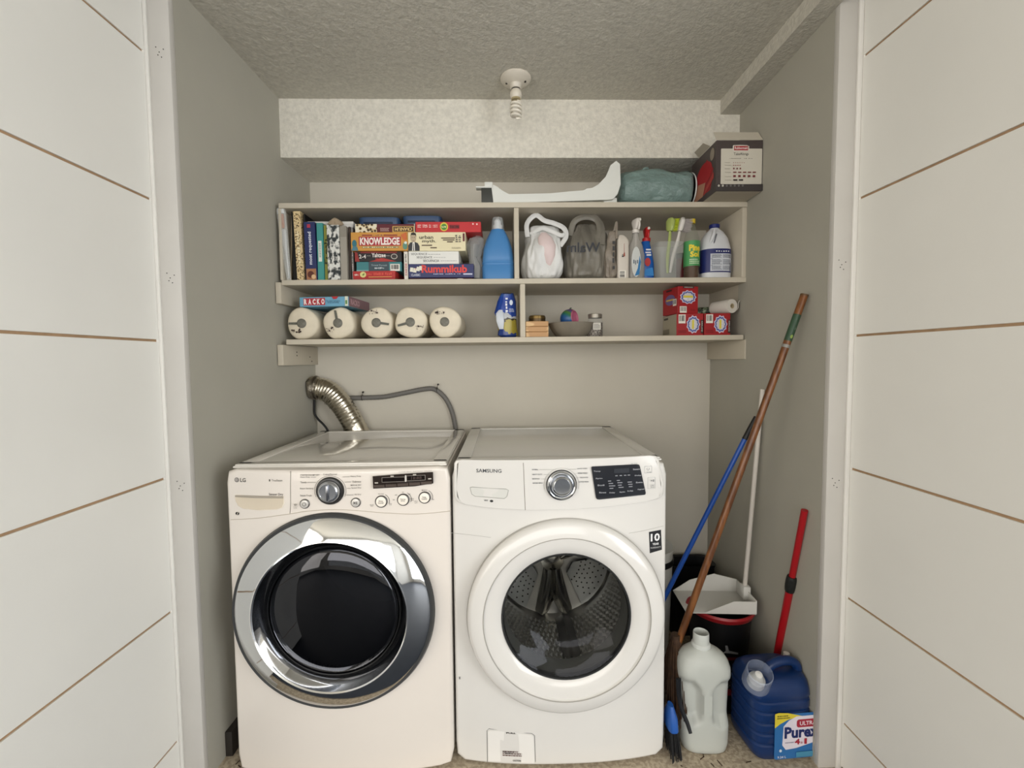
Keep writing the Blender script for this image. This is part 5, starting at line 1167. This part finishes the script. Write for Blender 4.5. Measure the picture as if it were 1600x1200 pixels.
MB().tube(P, .0048, 10, 2).build('spiral_tube', M('E4DED0', .25), t)
# ------------------------------------------------------------------ duct, hose, cord on the wall
t = thing('foil_duct', 'ribbed silver foil dryer duct curving out of the wall corner', 'duct', (-.86, 2.13, .95)); o_ = Vector((-.86, 2.13, .95))
foil = M('C6C0B2', .22, 1, bump=(45, .5, .003))
P = [at(478, 606, 2.125), at(492, 606, 2.13), at(512, 611, 2.133), at(532, 630, 2.134), at(549, 656, 2.135), at(566, 690, 2.135), at(574, 720, 2.135)]
P[0].x = max(P[0].x, -.895)
MB().tube([p-o_ for p in P], .052, 36, 12, rib=.0011).build('duct_hose', foil, t, smooth=25)
# bright wire helix ribs
mb = MB()
Q = [p-o_ for p in P]
for i in range(14):
    s_ = 1.0+i*.36; k = min(int(s_), len(Q)-2); f_ = s_-k
    if k >= len(Q)-1: break
    p = Q[k].lerp(Q[k+1], f_); d = (Q[k+1]-Q[k]).normalized(); u = d.cross(Vector((0, 1, 0))).normalized(); v = d.cross(u)
    mb.tube([p+u*.0535*math.cos(a)+v*.0535*math.sin(a) for a in [2*math.pi*j/20 for j in range(20)]], .0013, 6, 1, closed=True)
o = mb.build('wire_rings', M('E8E4D8', .2, 1), t); o['kind'] = 'stuff'
c_ = P[0]-o_
MB().tube([c_+Vector((.012, math.cos(a)*.054, math.sin(a)*.054)) for a in [2*math.pi*j/18 for j in range(18)]], .004, 8, 2, closed=True).build('hose_clamp', M('6E675C', .35, .9), t)
mb = MB(); rr = random.Random(5)
mb.loft([(0, 0, -.018, .05, .05, 2), (0, 0, -.008, .056, .054, 2), (0, 0, .008, .053, .052, 2), (0, 0, .02, .0535, .053, 2)], 40, amp=.008, nsc=50, seed=3, axis='x', m=Matrix.Translation(c_+Vector((.002, 0, 0)))); mb.build('foil_tape', M('9E978A', .3, .9, bump=(60, 1, .006)), t, smooth=20)
t = thing('drain_hose', 'grey corrugated hose looped along the back wall behind the dryer', 'hose', (-.3, D-.02, 1.1)); o_ = Vector((-.3, D-.02, 1.1))
P = [at(x, y, D-.016) for x, y in ((520, 624), (545, 622), (566, 621.5), (600, 620), (632, 614), (660, 608.5), (678, 608), (694, 620), (705, 640), (711, 664), (714, 690))]
MB().tube([p-o_ for p in P], .0115, 14, 12, rib=.0004).build('hose_tube', M('6E6C68', .5), t)
for x, y, an in ((566, 621, 10), (683, 609, -25), (500, 591, -10)):
    p = at(x, y, D-.016)-o_
    if x == 500: continue
    k = MB().tube([p+Vector((.0, -.0125*math.cos(a), .0135*math.sin(a))) for a in [2*math.pi*j/14 for j in range(14)]], .002, 6, 1, closed=True).build('hose_clip', M('3A3630', .5), t)
    q = p+Vector((.004, -.006, .018))
    MB().lathe([(.0001, -.004), (.0045, -.004), (.0045, .006)], 12, 'y', q+Vector((.002, 0, .008))).build('screw_head', M('2A2622', .4, .6), k, fix=False)
    MB().tube([p+Vector((0, -.012, .012)), q+Vector((.001, 0, .004))], .0022, 6, 1).build('clip_tail', M('8A8478', .4), k)
t = thing('power_cord', 'black power cord dropping from the duct corner behind the dryer', 'cord', (-.87, 2.15, 1.0)); o_ = Vector((-.87, 2.15, 1.0))
P = [at(x, y, 2.15) for x, y in ((479, 617), (482, 632), (486, 646), (497, 655), (506, 664), (513, 675), (520, 700))]
for p in P: p.x = max(p.x, -.906)
MB().tube([p-o_ for p in P], .0052, 10, 6).build('cord_jacket', M('0E0E0E', .5), t)
MB().box(P[0].x-o_.x-.006, P[0].x-o_.x+.008, -.01, .01, P[0].z-o_.z-.012, P[0].z-o_.z+.012, .002).build('cord_clip', M('1A1A1A', .5), t)
# ------------------------------------------------------------------ floor goods right of the washer
def pole(t, o_, a, b_, r, name, mat, n=16):
    return MB().tube([Vector(a)-o_, Vector(b_)-o_], r, n, 1).build(name, mat, t)
WXR = WX+WW/2
# wooden broom
top_ = Vector(at(1257, 461, 1.452)); top_.x = min(top_.x, .991)
low = Vector(at(1061, 1000, 1.50))
dirv = (top_-low).normalized(); bot = low-dirv*((low.z-.30)/dirv.z)
t = thing('straw_broom', 'wooden handled broom with dark straw leaning across the closet corner', 'broom', (bot.x, bot.y, 0)); o_ = Vector((bot.x, bot.y, 0))
wood = pattern('mat_handle_wood', 'noise', '5E371A', '7A4B24', 14, .5, .3, '84542B', stretch=(4, 4, .5))
pole(t, o_, bot, top_, .0118, 'handle', wood, 20)
L_ = (top_-bot).length
MB().tube([bot+dirv*(L_*.878)-o_, bot+dirv*(L_*.948)-o_], .0122, 20, 1).build('green_sticker', M('2F4A36', .4), t)
fb = bot+dirv*(L_*.88)-o_; uu = dirv.cross(Vector((0, 1, 0))).normalized()
fc = Face(t, fb+uu*(-.006)+Vector((0, -.0124, 0)), uu, dirv, .012, L_*.062); fc.txt('BROOM', .2, .3, .8, .95, 'A9B8A0', turn=1, bold=.02); fc.ell(.5, .15, .35, .08, '8AA050', 'emblem')
MB().tube([bot+dirv*(L_*.860)-o_, bot+dirv*(L_*.868)-o_], .0124, 20, 1).build('grey_band', M('8A8A84', .4), t)
pole(t, o_, top_-dirv*.004, top_+dirv*.002, .0124, 'end_cap', M('5A4228', .5), 20)
mb = MB(); rnd = random.Random(8)
for i in range(260):
    a = rnd.uniform(0, 2*math.pi); q = rnd.uniform(.2, 1)
    s0 = bot-o_+Vector((math.cos(a)*.012*q, math.sin(a)*.012*q, .05)); e0 = Vector((-.004+math.cos(a)*.034*q, math.sin(a)*.09*q, rnd.uniform(.06, .14)))
    e0.x = max(e0.x+o_.x, WXR+.006)-o_.x
    mid = (s0+e0)/2+Vector((math.cos(a)*.008, math.sin(a)*.012, 0)); mid.x = max(mid.x+o_.x, WXR+.008)-o_.x
    mb.tube([s0, mid, e0], .0014, 4, 3)
o = mb.build('straw', M('46301F', .8, var=.3, vscale=60), t); o['kind'] = 'stuff'
MB().tube([bot-o_+Vector((-.001, 0, .055)), bot-o_+Vector((0, 0, .035))], .016, 16, 1).build('binding', M('3E2A1A', .6), t)
# blue pole
T_ = Vector(at(1183, 651, 1.74)); T_.x = min(T_.x, 1.005)
B_ = Vector((WXR+.020, 1.86, .02)); B_p = Vector(at(1040, 930, 1.80))
dv = (B_p-T_).normalized()
B_ = T_+dv*((T_.z-.012)/-dv.z)
t = thing('blue_pole_mop', 'bright blue metal mop pole with a black grip crossing behind the wooden handle', 'mop', (B_.x, B_.y, 0)); o_ = Vector((B_.x, B_.y, 0))
g = T_.lerp(B_, .085)
pole(t, o_, g, B_, .0095, 'pole', M('1B4FA8', .3)); MB().tube([T_-o_, T_.lerp(B_, .03)-o_, g-o_], lambda q: .007+.0035*q, 14, 4).build('grip', M('121214', .5), t)
# small hand brush with dark bristles
c0 = atz(1053, 1168, 0); t = thing('hand_broom', 'short dark bristled brush with a blue head standing against the washer side', 'brush', (WXR+.028, 1.415, 0)); o_ = Vector(t.location)
MB().loft([(0, 0, .095, .016, .035, 3), (0, 0, .10, .018, .038, 3), (0, 0, .135, .016, .032, 3), (-.002, 0, .17, .008, .015, 2)], 24).build('brush_head', M('1F55A4', .4), t)
mb = MB(); rnd = random.Random(4)
for i in range(110):
    u_, v_ = rnd.uniform(-1, 1), rnd.uniform(-1, 1); mb.tube([(u_*.013, v_*.033, .098), (u_*.017+.004, v_*.042, .05), (u_*.018+.006, v_*.05, rnd.uniform(.001, .012))], .0012, 4, 2)
o = mb.build('bristles', M('17181A', .7), t); o['kind'] = 'stuff'
# clear jug
c0 = atz(1103, 1178, 0); jx, jy = c0.x+.006, 1.455
t = thing('empty_jug', 'translucent milky empty jug with a centre grip standing on the carpet', 'jug', (jx, jy, 0), (0, 0, math.radians(-4)))
sx = .086; mil = M('C6CAC4', .35, alpha=.86, bump=(20, .15, .003))
jr_ = [(.001, .78, .050), (.008, .86, .055), (.02, .9, .056)]+[(.02+.0083*k, .92+.08*min(1, k/24), .056) for k in range(1, 31)]+[(.285, .985, .055), (.30, .95, .053), (.315, .86, .048), (.327, .72, .042), (.336, .54, .034), (.341, .42, .031), (.344, .36, .029)]
mb = MB(); mb.loft([(0 if z_ < .3 else -.006*(z_-.3)/.044, 0, z_, sx*a_, b_, 3.2 if z_ < .3 else 2.3) for z_, a_, b_ in jr_], 128)
sm = lambda q: max(0, min(1, q))**2*(3-2*max(0, min(1, q)))
for v in mb.bm.verts:
    x_, z_ = abs(v.co.x), v.co.z
    f_ = sm((z_-.085-max(0, .045-x_)*.6)/.04)*sm((.262-z_-max(0, .045-x_)*1.0)/.04)*sm((x_-.013)/.014)
    v.co.y -= .030*f_*(v.co.y/.056)*(1 if v.co.y < 0 else .8); v.co.x *= 1-.03*f_*sm((x_-.05)/.03)
mb.build('jug_body', mil, t, smooth=60)
MB().lathe([(.0295, .343), (.0305, .343), (.0305, .352), (.0265, .356)], 36, 'z', (-.006, 0, 0)).build('neck_ring', M('D2D6D2', .4), t, fix=False)
MB().lathe([(.0265, .352), (.0255, .388), (.024, .391), (.0225, .388), (.0225, .352)], 36, 'z', (-.006, 0, 0)).build('dosing_cap', M('C9CDC8', .3, alpha=.9), t, fix=False)
MB().loft([(0, 0, .003, sx*.84, .050, 3.5), (0, 0, .05, sx*.88, .052, 3.5)], 40).build('liquid_residue', M('A89F86', .3), t)
# dark strap beside the jug
t = thing('black_strap', 'black curved plastic strap lying against the empty jug', 'strap', (jx-.083, jy-.055, 0)); o_ = Vector(t.location)
MB().tube([p-o_ for p in (at(1060, 1060, 1.42), at(1061, 1085, 1.415), at(1066, 1110, 1.405), at(1074, 1130, 1.395), at(1079, 1146, 1.385))], lambda q: .009-.003*q, 10, 5, flat=.5).build('strap_band', M('101216', .35), t)
# big blue jug
t = thing('laundry_detergent_jug', 'big dark blue detergent jug with a printed label behind the jamb', 'jug', (.905, 1.455, 0), (0, 0, math.radians(4)))
db = M('133061', .32, var=.03); wx = .102; dy = .085
ringsJ = [(0, 0, .0, wx*.82, dy*.85, 5), (0, 0, .008, wx*.9, dy*.93, 5)]
for k in range(5):
    z_ = .03+k*.036
    ringsJ += [(0, 0, z_, wx, dy, 5), (0, 0, z_+.022, wx, dy, 5), (0, 0, z_+.026, wx*.965, dy*.96, 5), (0, 0, z_+.031, wx*.965, dy*.96, 5)]
ringsJ += [(0, 0, .212, wx, dy, 5), (0, 0, .228, wx, dy, 4.5), (.002, 0, .248, wx*.96, dy*.95, 4), (.006, 0, .262, wx*.86, dy*.8, 4), (.006, 0, .266, wx*.8, dy*.7, 4)]
MB().loft(ringsJ, 64).build('jug_body', db, t)
MB().tube([(-.030, -.02, .255), (-.015, -.02, .280), (.02, -.02, .294), (.06, -.02, .293), (.082, -.02, .277), (.086, -.02, .250)], .015, 16, 6).build('carry_handle', db, t)
cp = Vector((-.088, -.055, .252)); Mt = Matrix.Translation(cp) @ Matrix.Rotation(math.radians(28), 4, 'X') @ Matrix.Rotation(math.radians(-6), 4, 'Y')
MB().lathe([(.010, .255), (.010, .285), (.0001, .286)], 20, 'z', (.084, .030, 0)).build('vent_cap', M('DCDAD4', .4), t, fix=False)
mb = MB(); mb.lathe([(.039, .0), (.041, .002), (.039, .07), (.036, .073)], 36); bmesh.ops.transform(mb.bm, matrix=Mt, verts=mb.bm.verts[:]); mb.build('cup_cap', M('A9B4CC', .15, alpha=.42), t, fix=False)
mb = MB(); mb.lathe([(.026, .002), (.025, .025), (.016, .035), (.011, .055), (.0001, .058)], 28); bmesh.ops.transform(mb.bm, matrix=Mt, verts=mb.bm.verts[:]); mb.build('spout', M('DCDDDA', .35), t, fix=False)
fc = Face(t, (-.040, -dy-.0018, .012), UX, UZ, .15, .158)
fc.rect(0, 0, 1, .96, '2F6FAE', 'label', r=.008); fc.poly([(0, .68), (.0, .98), (.08, 1.0), (.3, .98), (.62, .9), (.3, .84), (.12, .76)], 'E0CE3E', 'label'); fc.print_lines(.05, .86, .34, .95, 2, '5A5420', 2)
fc.poly([(.18, .3), (.26, .2), (.5, .22), (1.0, .34), (1.0, .9), (.5, .9), (.32, .82), (.2, .7)], 'E6E0EA', 'label'); fc.rect(.5, .66, 1.0, .83, 'A8283C', 'label', r=.008); fc.txt('ULTRA', .57, .7, .95, .79, 'E8D4DC', bold=.03)
fc.txt('Purex', .22, .44, 1.02, .69, '1E2C66', bold=.04); fc.txt('4', .46, .3, .58, .42, 'A8283C', bold=.04); fc.txt('in', .6, .31, .64, .37, 'A8283C'); fc.txt('1', .68, .3, .74, .42, 'A8283C', bold=.04); fc.print_lines(.24, .34, .44, .37, 1, '8A86A0', 4)
fc.rect(.5, .03, 1, .14, '4A8FB0', 'label'); fc.ell(.13, .2, .03, .03, 'D0E0F0', 'label'); fc.txt('9.24 L', .06, .04, .26, .09, 'D8E0F0', bold=.02)
# mop bucket and red pole sweeper
bx, by, bR = .872, 1.745, .122
t = thing('mop_bucket', 'black bucket with a red rim under the white dustpan', 'bucket', (bx, by, 0)); blk = M('0D0D0F', .45)
zr = .325
MB().lathe([(.0001, 0), (bR*.78, 0), (bR*.8, .004), (bR*.97, zr-.02), (bR*.94, zr-.02), (bR*.76, .012), (.0001, .01)], 48).build('bucket_wall', blk, t, fix=False)
MB().lathe([(bR*.96, zr-.022), (bR*1.03, zr-.016), (bR*1.08, zr), (bR*1.05, zr+.008), (bR*.98, zr+.004), (bR*.95, zr-.018)], 48).build('red_rim', M('9A1E24', .35), t, fix=False)
MB().tube([(-bR*1.07, 0, zr-.01), (-bR*1.12, -.03, zr+.03), (-bR*1.08, -.05, zr+.05)], .01, 10).build('red_lug', M('9A1E24', .35), t)
fc = Face(t, (-.04, -bR*.93, zr*.55), UX, UZ, .06, .045); fc.poly([(0, .3), (.2, .3), (1, .15), (1, .3), (.4, .5), (.3, .95), (.15, .95), (.2, .5)], '8A8A8C', 'logo'); fc.rect(-.3, -.35, 1.1, -.1, '5A1418', 'red_stripe')
# dustpan on the bucket
c0 = at(1115, 915, 1.87); base = Vector((.858, 1.735, zr+.0095))
t = thing('dustpan', 'white long handled dustpan sitting on the black bucket', 'dustpan', base, (math.radians(0), math.radians(0), math.radians(-4))); wp = M('D3D2CC', .4)
mb = MB(); mb.box(-.150, .115, -.085, .085, 0, .004, .001); mb.build('pan_floor', wp, t)
mb = MB()
for s_ in (-1, 1):
    mb = MB(); mb.prism([(-.148, .004), (.115, .004), (.115, .055), (.02, .078), (-.08, .05)] if s_ > 0 else [(-.08, .004), (.115, .004), (.115, .05), (.03, .05)], (0, s_*.083, 0), UX, UZ, -.0015, .0015); mb.build('pan_side', wp, t)
MB().box(.112, .116, -.085, .085, .002, .055, .001).build('pan_back', wp, t)
MB().box(.095, .125, -.02, .02, .02, .075, .006).build('handle_socket', wp, t)
pt = Vector(at(1212, 608, 1.70)); pt.x = min(pt.x, 1.005)
MB().tube([(.108, 0, .06), t.matrix_world.inverted() @ pt if False else Matrix.Rotation(math.radians(4), 3, 'Z') @ (pt-base)], .0085, 14, 1).build('handle', M('CFC9C0', .4), t)
# black caddy behind
t = thing('black_bin', 'black rectangular bin standing in the dark corner behind the bucket', 'bin', (.89, 2.09, 0))
MB().loft([(0, 0, 0, .09, .05, 6), (0, 0, .33, .11, .062, 6), (0, 0, .345, .115, .066, 6), (0, 0, .34, .10, .055, 6), (0, 0, .03, .085, .045, 6)], 40).build('bin_wall', M('131316', .5), t)
# white pail
t = thing('white_pail', 'white round pail with a black band peeking from behind the washer', 'pail', (.648, 1.975, 0))
pr = .114; ph = .465
MB().lathe([(.0001, 0), (pr*.85, 0), (pr*.86, .004), (pr, ph), (pr*1.04, ph+.002), (pr*1.04, ph+.012), (pr*.97, ph+.012), (pr*.82, .01), (.0001, .008)], 48).build('pail_wall', M('D0D0CA', .4), t, fix=False)
MB().lathe([(pr*1.0, ph-.06), (pr*1.03, ph-.058), (pr*1.035, ph-.035), (pr*1.0, ph-.033)], 48).build('band', M('101216', .4), t, fix=False)
MB().lathe([(pr*.0005+.0001, ph+.012), (pr*.9, ph+.012), (pr*1.0, ph+.014)], 40).build('lid', M('C4C7C8', .4), t, fix=False)
# floor sweeper
sx0 = Vector(at(1207, 1035, 1.60)); st0 = Vector(at(1273, 797, 1.425)); st0.x = min(st0.x, .992)
t = thing('carpet_sweeper', 'red pole floor sweeper with a black body behind the blue jug', 'sweeper', (.90, 1.60, 0)); o_ = Vector(t.location)
redm = M('A0141C', .35)
dvv = (st0-sx0).normalized(); lowp = sx0-dvv*((sx0.z-.10)/dvv.z); lowp.y = min(lowp.y, 1.60)
MB().box(-.14, .085, -.045, .03, .006, .12, .012).build('body', M('0E0E11', .4), t)
MB().box(-.12, .06, -.048, -.044, .085, .108, .004).build('red_stripe', M('6E161C', .4), t)
fc = Face(t, (-.05, -.0465, .04), UX, UZ, .09, .035); fc.txt('X-L', 0, 0, .5, .9, 'A8A8A8', bold=.01)
for x in (-.12, .065): MB().lathe([(.0001, -.012), (.016, -.012), (.016, .012), (.0001, .012)], 20, 'x', (x, -.02, .016)).build('wheel', M('1A1A1A', .6), t, fix=False)
tp = st0+dvv*.0
jn = lowp.lerp(tp, (at(1241, 912, 1.5).z-.10)/(tp.z-.10))
pole(t, o_, (lowp.x, lowp.y, .11), jn, .0125, 'lower_pole', redm); pole(t, o_, jn, tp, .0105, 'upper_pole', redm)
d2 = (tp-lowp).normalized(); MB().tube([jn-d2*.028-o_, jn-d2*.012-o_, jn+d2*.02-o_, jn+d2*.034-o_], lambda q: .0145+.003*math.sin(q*3.1), 16, 3).build('pole_joint', M('1C1E1C', .45), t)
# leaf litter on the carpet
mb = MB(); rnd = random.Random(11)
for i in range(46):
    x, y = rnd.choice(((rnd.uniform(.56, .80), rnd.uniform(1.32, 1.40)), (rnd.uniform(-.15, .5), rnd.uniform(1.27, 1.335)), (rnd.uniform(-.90, -.87), rnd.uniform(1.4, 1.7))))
    a = rnd.uniform(0, 6.28); l_ = rnd.uniform(.003, .011); mb.box(-l_, l_, -.0012, .0012, .0003, .0016, m=Matrix.Translation((x, y, 0)) @ Matrix.Rotation(a, 4, 'Z'))
o = mb.build('carpet_debris', M('3E2A1C', .8), None); o['kind'] = 'stuff'; o['label'] = 'scattered bits of dry brown litter on the carpet'; o['category'] = 'debris'
# small screw holes on the shelf brackets
mb = MB()
for x, y, z in ((-.8985, 1.97, t3L-.05), (-.8985, 1.97, t3L-.065), (-.8985, 2.1, t3L-.07), (-.8985, 2.12, t3L-.09)):
    mb.lathe([(.0001, .0006), (.0025, .0006), (.0025, -.001)], 8, 'x', Vector((x, y, z))-SO)
mb.build('screw_holes', dark, shelf, fix=False)['kind'] = 'stuff'
